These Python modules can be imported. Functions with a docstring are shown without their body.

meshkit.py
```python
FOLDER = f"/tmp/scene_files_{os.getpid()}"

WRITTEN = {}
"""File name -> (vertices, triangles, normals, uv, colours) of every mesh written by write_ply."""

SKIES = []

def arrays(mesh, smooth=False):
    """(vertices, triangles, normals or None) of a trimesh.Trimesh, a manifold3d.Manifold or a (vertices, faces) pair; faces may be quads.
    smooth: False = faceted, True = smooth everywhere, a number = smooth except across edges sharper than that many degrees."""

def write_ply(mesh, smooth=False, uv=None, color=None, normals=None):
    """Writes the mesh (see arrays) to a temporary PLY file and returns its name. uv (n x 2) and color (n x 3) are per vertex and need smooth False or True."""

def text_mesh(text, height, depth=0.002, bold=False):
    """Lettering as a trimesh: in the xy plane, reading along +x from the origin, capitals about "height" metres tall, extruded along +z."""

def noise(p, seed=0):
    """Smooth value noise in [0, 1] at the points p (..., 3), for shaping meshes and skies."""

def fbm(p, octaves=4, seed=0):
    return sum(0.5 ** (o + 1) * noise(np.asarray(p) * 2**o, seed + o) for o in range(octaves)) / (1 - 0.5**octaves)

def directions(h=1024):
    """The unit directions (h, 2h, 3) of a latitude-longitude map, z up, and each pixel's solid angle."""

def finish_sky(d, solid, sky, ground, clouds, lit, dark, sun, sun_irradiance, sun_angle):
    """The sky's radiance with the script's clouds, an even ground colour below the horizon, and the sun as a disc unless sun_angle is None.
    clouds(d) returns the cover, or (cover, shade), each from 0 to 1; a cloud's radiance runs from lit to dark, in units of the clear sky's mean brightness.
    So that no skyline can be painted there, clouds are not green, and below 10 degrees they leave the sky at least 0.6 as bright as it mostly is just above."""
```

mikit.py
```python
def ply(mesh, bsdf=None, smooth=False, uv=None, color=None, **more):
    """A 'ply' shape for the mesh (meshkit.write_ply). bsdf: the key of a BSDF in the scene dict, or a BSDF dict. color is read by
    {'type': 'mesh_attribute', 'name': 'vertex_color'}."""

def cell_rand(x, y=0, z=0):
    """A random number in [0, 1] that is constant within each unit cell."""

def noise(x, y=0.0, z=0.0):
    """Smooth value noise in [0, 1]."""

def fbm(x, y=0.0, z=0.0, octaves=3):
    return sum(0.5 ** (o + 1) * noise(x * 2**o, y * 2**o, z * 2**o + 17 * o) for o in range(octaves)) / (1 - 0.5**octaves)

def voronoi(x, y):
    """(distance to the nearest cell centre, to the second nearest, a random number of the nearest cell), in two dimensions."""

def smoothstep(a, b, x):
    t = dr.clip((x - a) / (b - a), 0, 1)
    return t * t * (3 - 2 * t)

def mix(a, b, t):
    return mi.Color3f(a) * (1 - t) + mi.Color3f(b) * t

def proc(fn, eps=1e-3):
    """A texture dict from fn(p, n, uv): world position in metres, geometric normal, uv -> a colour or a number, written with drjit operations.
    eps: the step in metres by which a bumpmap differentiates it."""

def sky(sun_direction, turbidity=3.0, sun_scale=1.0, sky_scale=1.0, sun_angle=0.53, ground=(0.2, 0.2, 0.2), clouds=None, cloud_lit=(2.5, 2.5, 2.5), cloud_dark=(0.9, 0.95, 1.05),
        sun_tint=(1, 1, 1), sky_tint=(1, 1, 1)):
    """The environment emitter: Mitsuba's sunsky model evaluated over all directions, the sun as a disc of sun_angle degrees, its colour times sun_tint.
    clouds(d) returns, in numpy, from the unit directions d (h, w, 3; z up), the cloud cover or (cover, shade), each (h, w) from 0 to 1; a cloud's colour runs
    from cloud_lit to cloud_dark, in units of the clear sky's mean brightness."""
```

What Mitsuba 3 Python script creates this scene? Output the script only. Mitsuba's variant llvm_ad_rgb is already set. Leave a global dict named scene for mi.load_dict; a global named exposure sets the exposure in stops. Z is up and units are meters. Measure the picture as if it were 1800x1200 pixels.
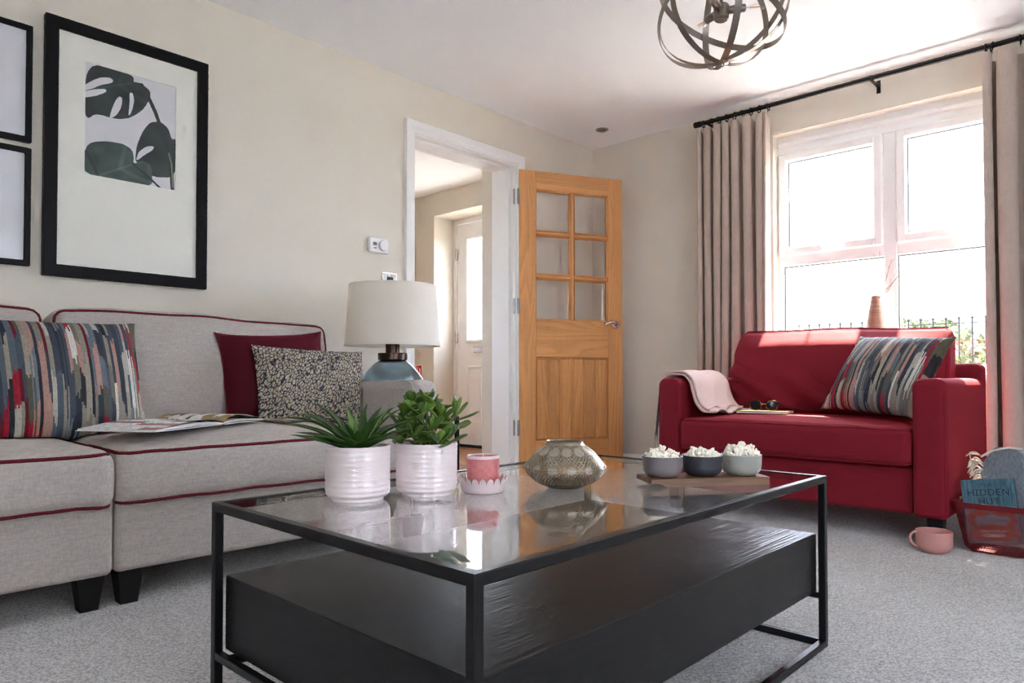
import math, random
import numpy as np
import trimesh
import drjit as dr
import mitsuba as mi
import mikit, meshkit
from mikit import proc, noise, fbm, voronoi, cell_rand, smoothstep, mix
from shapely.geometry import Polygon, LineString, box as sbox, Point
from shapely.ops import unary_union

random.seed(7)
RS = np.random.RandomState(11)
T = mi.ScalarTransform4f
scene, labels = {}, {}

# ------------------------------------------------------------------ camera, sky, exposure
# room axes: x to the right along the window wall (y = 0), the door wall is x = 0, z up
CAM = np.array([3.117, -4.184, 0.634])
YAW, PITCH = math.radians(43.24), math.radians(1.096)
FWD = np.array([-math.sin(YAW) * math.cos(PITCH), math.cos(YAW) * math.cos(PITCH), math.sin(PITCH)])
scene['camera'] = {'type': 'perspective', 'fov': 2 * math.degrees(math.atan(900 / 1240.9)), 'fov_axis': 'x',
                   'near_clip': 0.02, 'far_clip': 200.0, 'principal_point_offset_y': -38.83 / 1200,
                   'to_world': T().look_at(origin=CAM.tolist(), target=(CAM + FWD).tolist(), up=[0, 0, 1])}
exposure = 7.0
SUN_AZ, SUN_EL = math.radians(-10), math.radians(51)
SUN = (math.sin(SUN_AZ) * math.cos(SUN_EL), math.cos(SUN_AZ) * math.cos(SUN_EL), math.sin(SUN_EL))


def cloud_cover(d):
    return 0.55 + 0.35 * meshkit.fbm(d * 3.0 + 5.0, 3), 0.25 * meshkit.fbm(d * 2.0, 2)


scene['sky'] = mikit.sky(SUN, turbidity=3.5, sun_scale=0.25, sky_scale=1.0, sun_angle=1.2, ground=(0.30, 0.30, 0.29),
                         clouds=cloud_cover, cloud_lit=(1.75, 1.86, 2.0), cloud_dark=(1.12, 1.22, 1.36), sun_tint=(0.93, 0.97, 1.03), sky_tint=(0.86, 0.97, 1.16))

# ------------------------------------------------------------------ helpers
used = {}


def key_for(base):
    n = used.get(base, 0)
    used[base] = n + 1
    return base if n == 0 else '%s_%03d' % (base, n)


def thing(name, label, cat, group=None):
    k = key_for(name)
    labels[k] = {'label': label, 'category': cat}
    if group:
        labels[k]['group'] = group
    return k


def struct(name, label=None):
    k = key_for(name)
    labels[k] = {'kind': 'structure'}
    if label:
        labels[k]['label'] = label
    return k


def put(key, mesh, m, smooth=False, uv=None, **more):
    scene[key] = mikit.ply(mesh, m, smooth=smooth, uv=uv, **more)
    return key


def part(parent, name, mesh, m, smooth=False, uv=None, label=None, **more):
    k = key_for(parent + '__' + name)
    put(k, mesh, m, smooth, uv, **more)
    if label:
        labels[k] = {'label': label}
    return k


def part_copy(parent, name, src, to_world):
    k = key_for(parent + '__' + name)
    d = dict(scene[src])
    d['to_world'] = to_world
    scene[k] = d
    return k


def VF(v, f):
    v, f = np.asarray(v, float), np.asarray(f, int)
    if f.ndim == 2 and f.shape[1] == 4:
        f = np.vstack([f[:, [0, 1, 2]], f[:, [0, 2, 3]]])
    return v, f


def join(*ms):
    vs, fs, n = [], [], 0
    for m in ms:
        v, f = (m.vertices, m.faces) if hasattr(m, 'vertices') else VF(*m)
        vs.append(np.asarray(v))
        fs.append(np.asarray(f) + n)
        n += len(v)
    return np.vstack(vs), np.vstack(fs)


def bx(x0, x1, y0, y1, z0, z1):
    v = np.array([[x, y, z] for x in (x0, x1) for y in (y0, y1) for z in (z0, z1)], float)
    f = np.array([[0, 1, 3], [0, 3, 2], [4, 6, 7], [4, 7, 5], [0, 4, 5], [0, 5, 1], [2, 3, 7], [2, 7, 6], [0, 2, 6], [0, 6, 4], [1, 5, 7], [1, 7, 3]])
    return v, f


def cham(x0, x1, y0, y1, z0, z1, c=0.003):
    """A box with chamfered edges."""
    lo, hi = np.array([x0, y0, z0], float), np.array([x1, y1, z1], float)
    c = min(c, 0.45 * (hi - lo).min())
    pts = []
    for k in range(3):
        a, b = lo + c, hi - c
        a[k], b[k] = lo[k], hi[k]
        for i in range(8):
            pts.append([(a, b)[i >> j & 1][j] for j in range(3)])
    h = trimesh.convex.convex_hull(np.array(pts))
    return np.asarray(h.vertices), np.asarray(h.faces)


def xf(m, M):
    v, f = (m.vertices, m.faces) if hasattr(m, 'vertices') else VF(*m)
    M = np.asarray(M, float)
    v = np.asarray(v) @ M[:3, :3].T + M[:3, 3]
    if np.linalg.det(M[:3, :3]) < 0:
        f = np.asarray(f)[:, ::-1]
    return v, np.asarray(f)


def rot(axis, deg):
    return trimesh.transformations.rotation_matrix(math.radians(deg), axis)


def tr(x, y, z):
    return trimesh.transformations.translation_matrix((x, y, z))


def frame_M(origin, ex, ey, ez):
    M = np.eye(4)
    M[:3, 0], M[:3, 1], M[:3, 2], M[:3, 3] = ex, ey, ez, origin
    return M


def lathe(profile, n=48, close=False):
    """profile: (r, z) pairs, walked so that the outside lies to the right of the way up."""
    p = np.asarray(profile, float)
    a = np.linspace(0, 2 * np.pi, n, endpoint=False)
    v = np.stack([p[:, None, 0] * np.cos(a), p[:, None, 0] * np.sin(a), np.repeat(p[:, None, 1], n, 1)], -1).reshape(-1, 3)
    f = []
    m = len(p)
    for i in range(m if close else m - 1):
        i2 = (i + 1) % m
        for j in range(n):
            j2 = (j + 1) % n
            f.append([i * n + j, i * n + j2, i2 * n + j2, i2 * n + j])
    return VF(v, f)


def tube(path, r, n=8, closed=False, flat=None, cap=True):
    """A tube along a path; r a number or one per point; flat = (a, b, up) gives an elliptic section."""
    p = np.asarray(path, float)
    m = len(p)
    r = np.broadcast_to(np.asarray(r, float), (m,))
    t = np.roll(p, -1, 0) - np.roll(p, 1, 0) if closed else np.gradient(p, axis=0)
    t /= np.linalg.norm(t, axis=1, keepdims=True) + 1e-12
    up = np.array([0, 0, 1.0]) if abs(t[0][2]) < 0.9 else np.array([1.0, 0, 0])
    u = np.cross(up, t[0])
    u /= np.linalg.norm(u)
    rings = []
    a = np.linspace(0, 2 * np.pi, n, endpoint=False)
    for i in range(m):
        u = u - t[i] * (u @ t[i])
        u /= np.linalg.norm(u) + 1e-12
        w = np.cross(t[i], u)
        rings.append(p[i] + r[i] * (np.cos(a)[:, None] * u + np.sin(a)[:, None] * w))
    v = np.vstack(rings)
    f = []
    for i in range(m if closed else m - 1):
        i2 = (i + 1) % m
        for j in range(n):
            j2 = (j + 1) % n
            f.append([i * n + j, i * n + j2, i2 * n + j2, i2 * n + j])
    f = VF(v, f)[1]
    if cap and not closed:
        v = np.vstack([v, p[:1], p[-1:]])
        c0, c1 = len(v) - 2, len(v) - 1
        f = np.vstack([f, [[c0, (j + 1) % n, j] for j in range(n)], [[c1, (m - 1) * n + j, (m - 1) * n + (j + 1) % n] for j in range(n)]])
    return v, f


def grid_faces(nu, nv):
    i, j = np.meshgrid(np.arange(nu - 1), np.arange(nv - 1), indexing='ij')
    a = (i * nv + j).ravel()
    return np.stack([a, a + nv, a + nv + 1, a + 1], 1)


def slab(P, thick):
    """A closed sheet: P (nu, nv, 3) points of the middle surface, thickened along its normals."""
    nu, nv = P.shape[:2]
    du, dv = np.gradient(P, axis=0), np.gradient(P, axis=1)
    n = np.cross(du, dv)
    n /= np.linalg.norm(n, axis=2, keepdims=True) + 1e-12
    A, B = (P + n * thick / 2).reshape(-1, 3), (P - n * thick / 2).reshape(-1, 3)
    f = grid_faces(nu, nv)
    N = nu * nv
    fs = [f, f[:, ::-1] + N]
    idx = np.arange(N).reshape(nu, nv)
    loop = np.concatenate([idx[:-1, 0], idx[-1, :-1], idx[:0:-1, -1], idx[0, :0:-1]])
    nx = np.roll(loop, -1)
    fs.append(np.stack([loop, loop + N, nx + N, nx], 1))
    v, f = VF(np.vstack([A, B]), np.vstack(fs))
    return v, f


def rbox(hx, hy, hz, r, ns=14, nr=4, fn=None):
    """A rounded box about the origin (half sizes), optionally deformed by fn(points)."""
    h = np.array([hx, hy, hz], float)

    def ts(hh):
        e = np.sin(np.linspace(0, np.pi / 2, nr + 1)) * 0 + np.tan(np.linspace(0, np.pi / 4, nr + 1))
        edge = hh - r + r * e
        return np.concatenate([-edge[::-1], np.linspace(-(hh - r), hh - r, ns + 1)[1:-1], edge])

    tx = [ts(x) for x in h]
    vs, fs, off = [], [], 0
    for k in range(3):
        a, b = (k + 1) % 3, (k + 2) % 3
        A, B = np.meshgrid(tx[a], tx[b], indexing='ij')
        for s in (-1, 1):
            P = np.zeros(A.shape + (3,))
            P[..., a], P[..., b], P[..., k] = A, B, s * h[k]
            f = grid_faces(*A.shape)
            fs.append((f if s > 0 else f[:, ::-1]) + off)
            vs.append(P.reshape(-1, 3))
            off += P.shape[0] * P.shape[1]
    v = np.vstack(vs)
    q = np.clip(v, -(h - r), h - r)
    d = v - q
    v = q + r * d / (np.linalg.norm(d, axis=1, keepdims=True) + 1e-12)
    v, f = VF(v, np.vstack(fs))
    m = trimesh.Trimesh(v, f, process=False)
    m.merge_vertices(digits_vertex=6)
    v, f = np.array(m.vertices), np.array(m.faces)
    if fn is not None:
        v = fn(v)
    return v, f


def seam(hx, hy, z, r, n=24, fn=None, axis=2):
    """Closed rounded-rectangle path at height z (for the piping of a box cushion), in the plane across axis."""
    pts = []
    for cx, cy, a0 in ((1, 1, 0), (-1, 1, 90), (-1, -1, 180), (1, -1, 270)):
        for t in np.linspace(0, 90, 7):
            a = math.radians(a0 + t)
            pts.append([cx * (hx - r) + r * math.cos(a), cy * (hy - r) + r * math.sin(a)])
    pts = np.array(pts + [pts[0]])
    s = np.concatenate([[0], np.cumsum(np.linalg.norm(np.diff(pts, axis=0), axis=1))])
    q = np.linspace(0, s[-1], n * 4, endpoint=False)
    p2 = np.stack([np.interp(q, s, pts[:, k]) for k in (0, 1)], 1)
    p = np.insert(p2, axis, z, axis=1)
    return fn(p) if fn is not None else p


def pillow(w, h, t, n=33, concave=0.06, ears=0.03, seed=0, wr=0.006):
    """Scatter cushion in the xz plane, thick along y; returns vertices, faces, uv (0..1)."""
    s = np.sin(np.linspace(-np.pi / 2, np.pi / 2, n))
    U, V = np.meshgrid(s, s, indexing='ij')
    X = w / 2 * U * (1 - concave * (1 - V ** 2) * np.abs(U) ** 3) + ears * w * np.sign(U) * (np.abs(U) * np.abs(V)) ** 6
    Z = h / 2 * V * (1 - concave * (1 - U ** 2) * np.abs(V) ** 3) + ears * h * np.sign(V) * (np.abs(U) * np.abs(V)) ** 6
    prof = (np.clip(1 - np.abs(U) ** 2.6, 0, 1) * np.clip(1 - np.abs(V) ** 2.6, 0, 1)) ** 0.52
    vs, fs, uvs = [], [], []
    f = grid_faces(n, n)
    for k, sg in enumerate((1, -1)):
        nz = meshkit.fbm(np.stack([X * 6 + 3 * k, Z * 6, X * 0 + seed], -1), 3) - 0.5
        edge = np.minimum(1 - np.abs(U), 1 - np.abs(V))
        ripple = np.sin(30 * np.where(np.abs(U) > np.abs(V), V, U) + 5 * nz) * np.exp(-edge * 9) * np.clip(edge * 20, 0, 1)
        Y = sg * (t / 2 * prof + wr * prof * 4 * nz + wr * 0.7 * ripple)
        vs.append(np.stack([X, Y, Z], -1).reshape(-1, 3))
        uvs.append(np.stack([(U + 1) / 2, (V + 1) / 2], -1).reshape(-1, 2))
        fs.append((f[:, ::-1] if sg > 0 else f) + k * n * n)
    v, f = VF(np.vstack(vs), np.vstack(fs))
    if 1:
        tm = trimesh.Trimesh(v, f, process=False)
        if tm.volume < 0:
            f = f[:, ::-1]
    return v, f, np.vstack(uvs)


def outline_px(w, h, concave, ears, n=30, inset=1.0):
    """The cushion's seam as a closed path (for piping)."""
    s = np.sin(np.linspace(-np.pi / 2, np.pi / 2, n))
    o = np.ones(n)
    U = np.concatenate([s[:-1], o[:-1], s[::-1][:-1], -o[:-1]])
    V = np.concatenate([-o[:-1], s[:-1], o[:-1], s[::-1][:-1]])
    X = w / 2 * U * (1 - concave * (1 - V ** 2) * np.abs(U) ** 3) + ears * w * np.sign(U) * (np.abs(U) * np.abs(V)) ** 6
    Z = h / 2 * V * (1 - concave * (1 - U ** 2) * np.abs(V) ** 3) + ears * h * np.sign(V) * (np.abs(U) * np.abs(V)) ** 6
    return np.stack([X, X * 0, Z], 1)


def extrude(poly, d, M=np.eye(4)):
    ms = [trimesh.creation.extrude_polygon(g, d, engine='earcut') for g in getattr(poly, 'geoms', [poly])]
    return xf(trimesh.util.concatenate(ms), M)


def prism_along(section, axis, a0, a1):
    """Extrudes a 2-D section (list of points in the other two axes, in cyclic order) along axis."""
    p = Polygon(section)
    m = trimesh.creation.extrude_polygon(p, a1 - a0, engine='earcut')
    v = np.array(m.vertices)
    o = np.zeros_like(v)
    o[:, (axis + 1) % 3], o[:, (axis + 2) % 3], o[:, axis] = v[:, 0], v[:, 1], v[:, 2] + a0
    return o, np.array(m.faces)


def up_mesh(m, n=1):
    v, f = m
    for _ in range(n):
        v, f = trimesh.remesh.subdivide(v, f)
    return v, f


def verts_of(*keys):
    """Vertices and triangles of finished scene entries whose keys start with one of the given."""
    out = []
    for k, d in scene.items():
        if d.get('type') == 'ply' and any(k == q or k.startswith(q + '__') for q in keys):
            v, f = meshkit.WRITTEN[d['filename']][:2]
            if 'to_world' in d:
                v = v @ np.array(d['to_world'].matrix)[:3, :3].T + np.array(d['to_world'].matrix)[:3, 3]
            out.append((v, f))
    return join(*out)


def settle(v, obstacles, d, eps=0.004, deepest=0.2, cell=0.005, rigid=False):
    """Rests soft vertices on the surface that the obstacles turn towards direction d: what lies deeper is pressed out along d (rigid: all by the largest depth)."""
    d = np.asarray(d, float) / np.linalg.norm(d)
    e1_ = np.cross(d, [0, 0, 1.0] if abs(d[2]) < 0.9 else [1.0, 0, 0])
    e1_ /= np.linalg.norm(e1_)
    e2_ = np.cross(d, e1_)
    ov, of = obstacles
    B_ = np.stack([e1_, e2_, d], 1)
    q, o = v @ B_, ov @ B_
    lo, hi = q[:, :2].min(0) - 4 * cell, q[:, :2].max(0) + 4 * cell
    tri = o[of]
    keep = ((tri[:, :, :2].max(1) > lo) & (tri[:, :, :2].min(1) < hi)).all(1)
    tri = tri[keep]
    nx_, ny_ = (np.ceil((hi - lo) / cell).astype(int) + 1)
    Hm = np.full((nx_, ny_), -1e9)
    size = np.sqrt(np.linalg.norm(np.cross(tri[:, 1, :2] - tri[:, 0, :2], tri[:, 2, :2] - tri[:, 0, :2])[:, None] if tri.shape[0] else np.zeros((0, 1)), axis=1))
    edge = np.max(np.linalg.norm(tri[:, [0, 1, 2], :2] - tri[:, [1, 2, 0], :2], axis=2), axis=1) if len(tri) else np.zeros(0)
    for m_ in (1, 2, 4, 8, 16, 32, 64, 128, 256):
        sel = (edge <= cell * m_ * 0.8) & (edge > cell * m_ * 0.4) if m_ > 1 else edge <= cell * 0.8
        if not sel.any():
            continue
        T_ = tri[sel]
        w1, w2 = np.meshgrid(np.linspace(0, 1, m_ + 1), np.linspace(0, 1, m_ + 1))
        ok = w1 + w2 <= 1.0001
        for a_, b_ in zip(w1[ok], w2[ok]):
            P_ = T_[:, 0] * (1 - a_ - b_) + T_[:, 1] * a_ + T_[:, 2] * b_
            ij = np.floor((P_[:, :2] - lo) / cell).astype(int)
            g_ = ((ij >= 0) & (ij < [nx_, ny_])).all(1)
            np.maximum.at(Hm, (ij[g_, 0], ij[g_, 1]), P_[g_, 2])
    pad = np.pad(Hm, 1, constant_values=-1e9)
    Hm = np.max([pad[i:i + nx_, j:j + ny_] for i in range(3) for j in range(3)], axis=0)
    ij = np.clip(np.floor((q[:, :2] - lo) / cell).astype(int), 0, [nx_ - 1, ny_ - 1])
    need = Hm[ij[:, 0], ij[:, 1]] + eps - q[:, 2]
    need = np.where((need > 0) & (need < deepest), need, 0)
    return v + (need.max() if rigid else need[:, None]) * d

# ------------------------------------------------------------------ materials


def two(b):
    return {'type': 'twosided', 'nested': b}


def rgb(*c):
    return {'type': 'rgb', 'value': [float(x) for x in c]}


def pr(base, rough=0.5, bump=None, scale=1.0, both=True, **more):
    b = {'type': 'principled', 'base_color': base if isinstance(base, dict) else rgb(*base), 'roughness': rough if isinstance(rough, dict) else float(rough)}
    for k, v in more.items():
        b[k] = v if isinstance(v, dict) else float(v)
    if bump is not None:
        b = {'type': 'bumpmap', 'nested_texture': bump, 'nested_bsdf': b, 'scale': float(scale)}
    return two(b) if both else b


def mat(name, d):
    scene['mat_' + name] = d
    return 'mat_' + name


def plaster(base, amp=0.02, f=9.0):
    return lambda p, n, uv: mi.Color3f(base) * (1 - amp + 2 * amp * fbm(p.x * f, p.y * f, p.z * f, 3))


wall_bump = proc(lambda p, n, uv: fbm(p.x * 160, p.y * 160, p.z * 160, 2), eps=2e-3)
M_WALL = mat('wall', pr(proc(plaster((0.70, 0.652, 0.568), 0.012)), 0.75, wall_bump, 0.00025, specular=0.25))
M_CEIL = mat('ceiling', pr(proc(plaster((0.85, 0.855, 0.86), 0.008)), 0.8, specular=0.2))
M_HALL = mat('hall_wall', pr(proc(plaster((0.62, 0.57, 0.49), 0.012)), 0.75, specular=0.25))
M_TRIM = mat('white_trim', pr((0.81, 0.81, 0.80), 0.6, specular=0.25))
M_UPVC = mat('white_upvc', pr((0.87, 0.87, 0.87), 0.55, specular=0.25))
M_DOORWHITE = mat('white_door', pr((0.80, 0.79, 0.77), 0.4, specular=0.4))


def carpet_col(p, n, uv):
    d1, d2, r = voronoi(p.x * 150 + 0.8 * noise(p.x * 60, p.y * 60), p.y * 150)
    pat = fbm(p.x * 3, p.y * 3, 0.0, 3)
    t = 0.56 + 0.36 * r + 0.42 * smoothstep(0.65, 0.1, d1) + 0.14 * (pat - 0.5)
    return mi.Color3f(0.530, 0.515, 0.505) * t


def carpet_h(p, n, uv):
    d1, d2, r = voronoi(p.x * 150 + 0.8 * noise(p.x * 60, p.y * 60), p.y * 150)
    return smoothstep(0.8, 0.0, d1) * (0.6 + 0.4 * r)


M_CARPET = mat('carpet', pr(proc(carpet_col), 0.9, proc(carpet_h, eps=1.5e-3), 0.004, specular=0.1, sheen=0.3))


def oak_fn(tone):
    def fn(p, n, uv):
        # uv in metres: u across the board, v along it
        w = noise(uv.x * 7.0, uv.y * 1.1) * 1.2 + noise(uv.x * 24, uv.y * 2.2) * 0.35
        rings = uv.x * 40 + w * 6.5
        g = rings - dr.floor(rings)
        line = smoothstep(0.15, 0.9, g) * (1 - smoothstep(0.9, 1.0, g))
        pores = smoothstep(0.55, 0.85, noise(uv.x * 1000, uv.y * 22)) * (0.3 + 0.7 * line)
        broad = fbm(uv.x * 11, uv.y * 1.1, 3.0, 3)
        c = mix((0.56 * tone, 0.272 * tone, 0.098 * tone), (0.44 * tone, 0.190 * tone, 0.060 * tone), line * 0.46)
        c = c * (0.88 + 0.24 * broad)
        return mix(c, mi.Color3f(0.26, 0.110, 0.038), pores * 0.28)
    return fn


M_OAK = mat('oak', pr(proc(oak_fn(1.22)), 0.36, specular=0.45))
M_OAK2 = mat('oak_reddish', pr(proc(oak_fn(1.10)), 0.36, specular=0.45))
M_PANE = mat('pane', {'type': 'thindielectric', 'int_ior': 1.5})
M_CHROME = mat('chrome', two({'type': 'roughconductor', 'material': 'Cr', 'alpha': 0.09}))
M_STEEL = mat('hinge_steel', pr((0.30, 0.31, 0.32), 0.35, metallic=0.9, specular=0.5))
M_BLACKMETAL = mat('black_metal', pr((0.0035, 0.0035, 0.004), 0.32, specular=0.35))
M_BLACK = mat('black_matt', pr((0.006, 0.0055, 0.0055), 0.5, specular=0.3))
M_GREYPLASTIC = mat('white_plastic', pr((0.72, 0.71, 0.72), 0.35, specular=0.5))
M_SCREEN = mat('screen_grey', pr((0.10, 0.14, 0.11), 0.2, specular=0.5))
M_INK = mat('dark_ink', pr((0.02, 0.02, 0.022), 0.6))
M_RED_INK = mat('sign_red', pr((0.50, 0.02, 0.03), 0.5))
M_WHITE_INK = mat('white_ink', pr((0.80, 0.79, 0.77), 0.5))


def woodfloor(p, n, uv):
    i = dr.floor(p.y * 7.5)
    q = p.x + 5 * cell_rand(i, 3)
    g = noise(p.y * 110, q * 6)
    seamd = smoothstep(0.0, 0.04, p.y * 7.5 - i)
    return mix((0.36, 0.15, 0.05), (0.20, 0.075, 0.024), g) * (0.75 + 0.4 * cell_rand(i, dr.floor(q * 0.8))) * (0.4 + 0.6 * seamd)


M_WOODFLOOR = mat('hall_wood', pr(proc(woodfloor), 0.3, specular=0.5))

# ------------------------------------------------------------------ the room
RW, RB, H = 5.2, -6.4, 2.31            # right wall, rear wall, ceiling
DY0, DY1, DZ = -1.672, -0.840, 2.005    # doorway in the left wall
WX0, WX1, WZ0, WZ1 = 1.354, 2.605, 0.650, 2.097   # window opening
TH = 0.21
k = struct('floor', 'light grey-beige loop pile carpet')
put(k, bx(-0.03, RW + 0.1, RB - 0.1, 0.05, -0.05, 0.0), M_CARPET)
k = struct('ceiling')
put(k, bx(-TH, RW + 0.3, RB - 0.3, 0.36, H, H + 0.12), M_CEIL)
k = struct('wall_left')
put(k, join(bx(-TH, 0, RB - 0.3, DY0 - 0.03, -0.05, H), bx(-TH, 0, DY1 + 0.03, 0.0, -0.05, H), bx(-TH, 0, DY0 - 0.03, DY1 + 0.03, DZ + 0.03, H)), M_WALL)
k = struct('wall_far')
put(k, join(bx(-TH, WX0, 0, 0.33, -0.05, H), bx(WX1, RW + 0.3, 0, 0.33, -0.05, H), bx(WX0, WX1, 0, 0.33, WZ1, H), bx(WX0, WX1, 0, 0.33, -0.05, WZ0 - 0.03)), M_WALL)
# glazed rear door (behind the camera, mirrored in the glazed pots) in the back wall, side window in the right wall
PX0, PX1, PZ1 = 4.52, 5.10, 2.10
QY0, QY1 = -3.95, -2.40
k = struct('wall_right')
put(k, join(bx(RW, RW + 0.3, RB - 0.3, QY0, -0.05, H), bx(RW, RW + 0.3, QY1, 0.0, -0.05, H), bx(RW, RW + 0.3, QY0, QY1, -0.05, WZ0), bx(RW, RW + 0.3, QY0, QY1, WZ1, H)), M_WALL)
k = struct('wall_back')
put(k, join(bx(0, PX0, RB - 0.3, RB, -0.05, H), bx(PX1, RW, RB - 0.3, RB, -0.05, H), bx(PX0, PX1, RB - 0.3, RB, PZ1, H)), M_WALL)


prof = [(0, 0), (0.016, 0), (0.016, 0.078), (0.013, 0.084), (0.012, 0.090), (0.006, 0.098), (0, 0.098)]
k = struct('baseboard_far')
# section in (y, z) extruded along x
put(k, prism_along([(-a, b) for a, b in prof], 0, 0.0, RW), M_TRIM)
k = struct('baseboard_left')
put(k, join(prism_along([(b, a) for a, b in prof], 1, RB, DY0 - 0.07), prism_along([(b, a) for a, b in prof], 1, DY1 + 0.07, -0.016)), M_TRIM)
k = struct('baseboard_right')
put(k, prism_along([(b, RW - a) for a, b in prof], 1, RB, -0.016), M_TRIM)

# door lining, stop and moulded architrave
tr1 = struct('trim_1', 'white moulded architrave and lining round the doorway')
part(tr1, 'lining', join(bx(-TH - 0.002, 0.001, DY0 - 0.03, DY0, 0, DZ), bx(-TH - 0.002, 0.001, DY1, DY1 + 0.03, 0, DZ), bx(-TH - 0.002, 0.001, DY0 - 0.03, DY1 + 0.03, DZ, DZ + 0.03)), M_TRIM)
part(tr1, 'stop', join(bx(-0.085, -0.045, DY0, DY0 + 0.013, 0, DZ), bx(-0.085, -0.045, DY1 - 0.013, DY1, 0, DZ), bx(-0.085, -0.045, DY0, DY1, DZ - 0.013, DZ)), M_TRIM)
aw = 0.072
ap = [(0, 0.006), (0.010, 0.006), (0.014, 0.010), (0.014, 0.018), (0.018, 0.022), (0.022, 0.040), (0.022, aw), (0, aw)]   # (out from wall, away from opening)


def architrave():
    path = [(DY0, 0.0), (DY0, DZ), (DY1, DZ), (DY1, 0.0)]
    out = [(-1, 0), (-1, 1), (1, 1), (1, 0)]
    v = []
    for (y, z), (oy, oz) in zip(path, out):
        for d, w in ap:
            v.append([d, y + oy * w, z + oz * w])
    n, f = len(ap), []
    for s in range(3):
        for i in range(n):
            j = (i + 1) % n
            f.append([s * n + i, s * n + j, (s + 1) * n + j, (s + 1) * n + i])
    v, f = VF(v, f)
    m = trimesh.Trimesh(v, f, process=False)
    m.fix_normals()
    return np.array(m.vertices), np.array(m.faces)


part(tr1, 'architrave', architrave(), M_TRIM)

# oak door, standing open about 117 degrees
door = struct('door_1', 'open oak door with six bevelled glass panes and planked lower panel')
hinge_pt = np.array([0.020, -0.822, 0.0])
du = np.array([0.335, 0.690, 0.0])
du /= np.linalg.norm(du)
dn = np.array([du[1], -du[0], 0.0])    # faces the room and the camera
DM = frame_M(hinge_pt, du, np.array([0, 0, 1.0]), dn)   # local: u across, v up, w towards the room
DW, DH0, DH1, DT = 0.762, 0.008, 1.989, 0.040
OAKS = [M_OAK, M_OAK2, mat('oak_pale', pr(proc(oak_fn(1.30)), 0.36, specular=0.45))]


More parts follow.
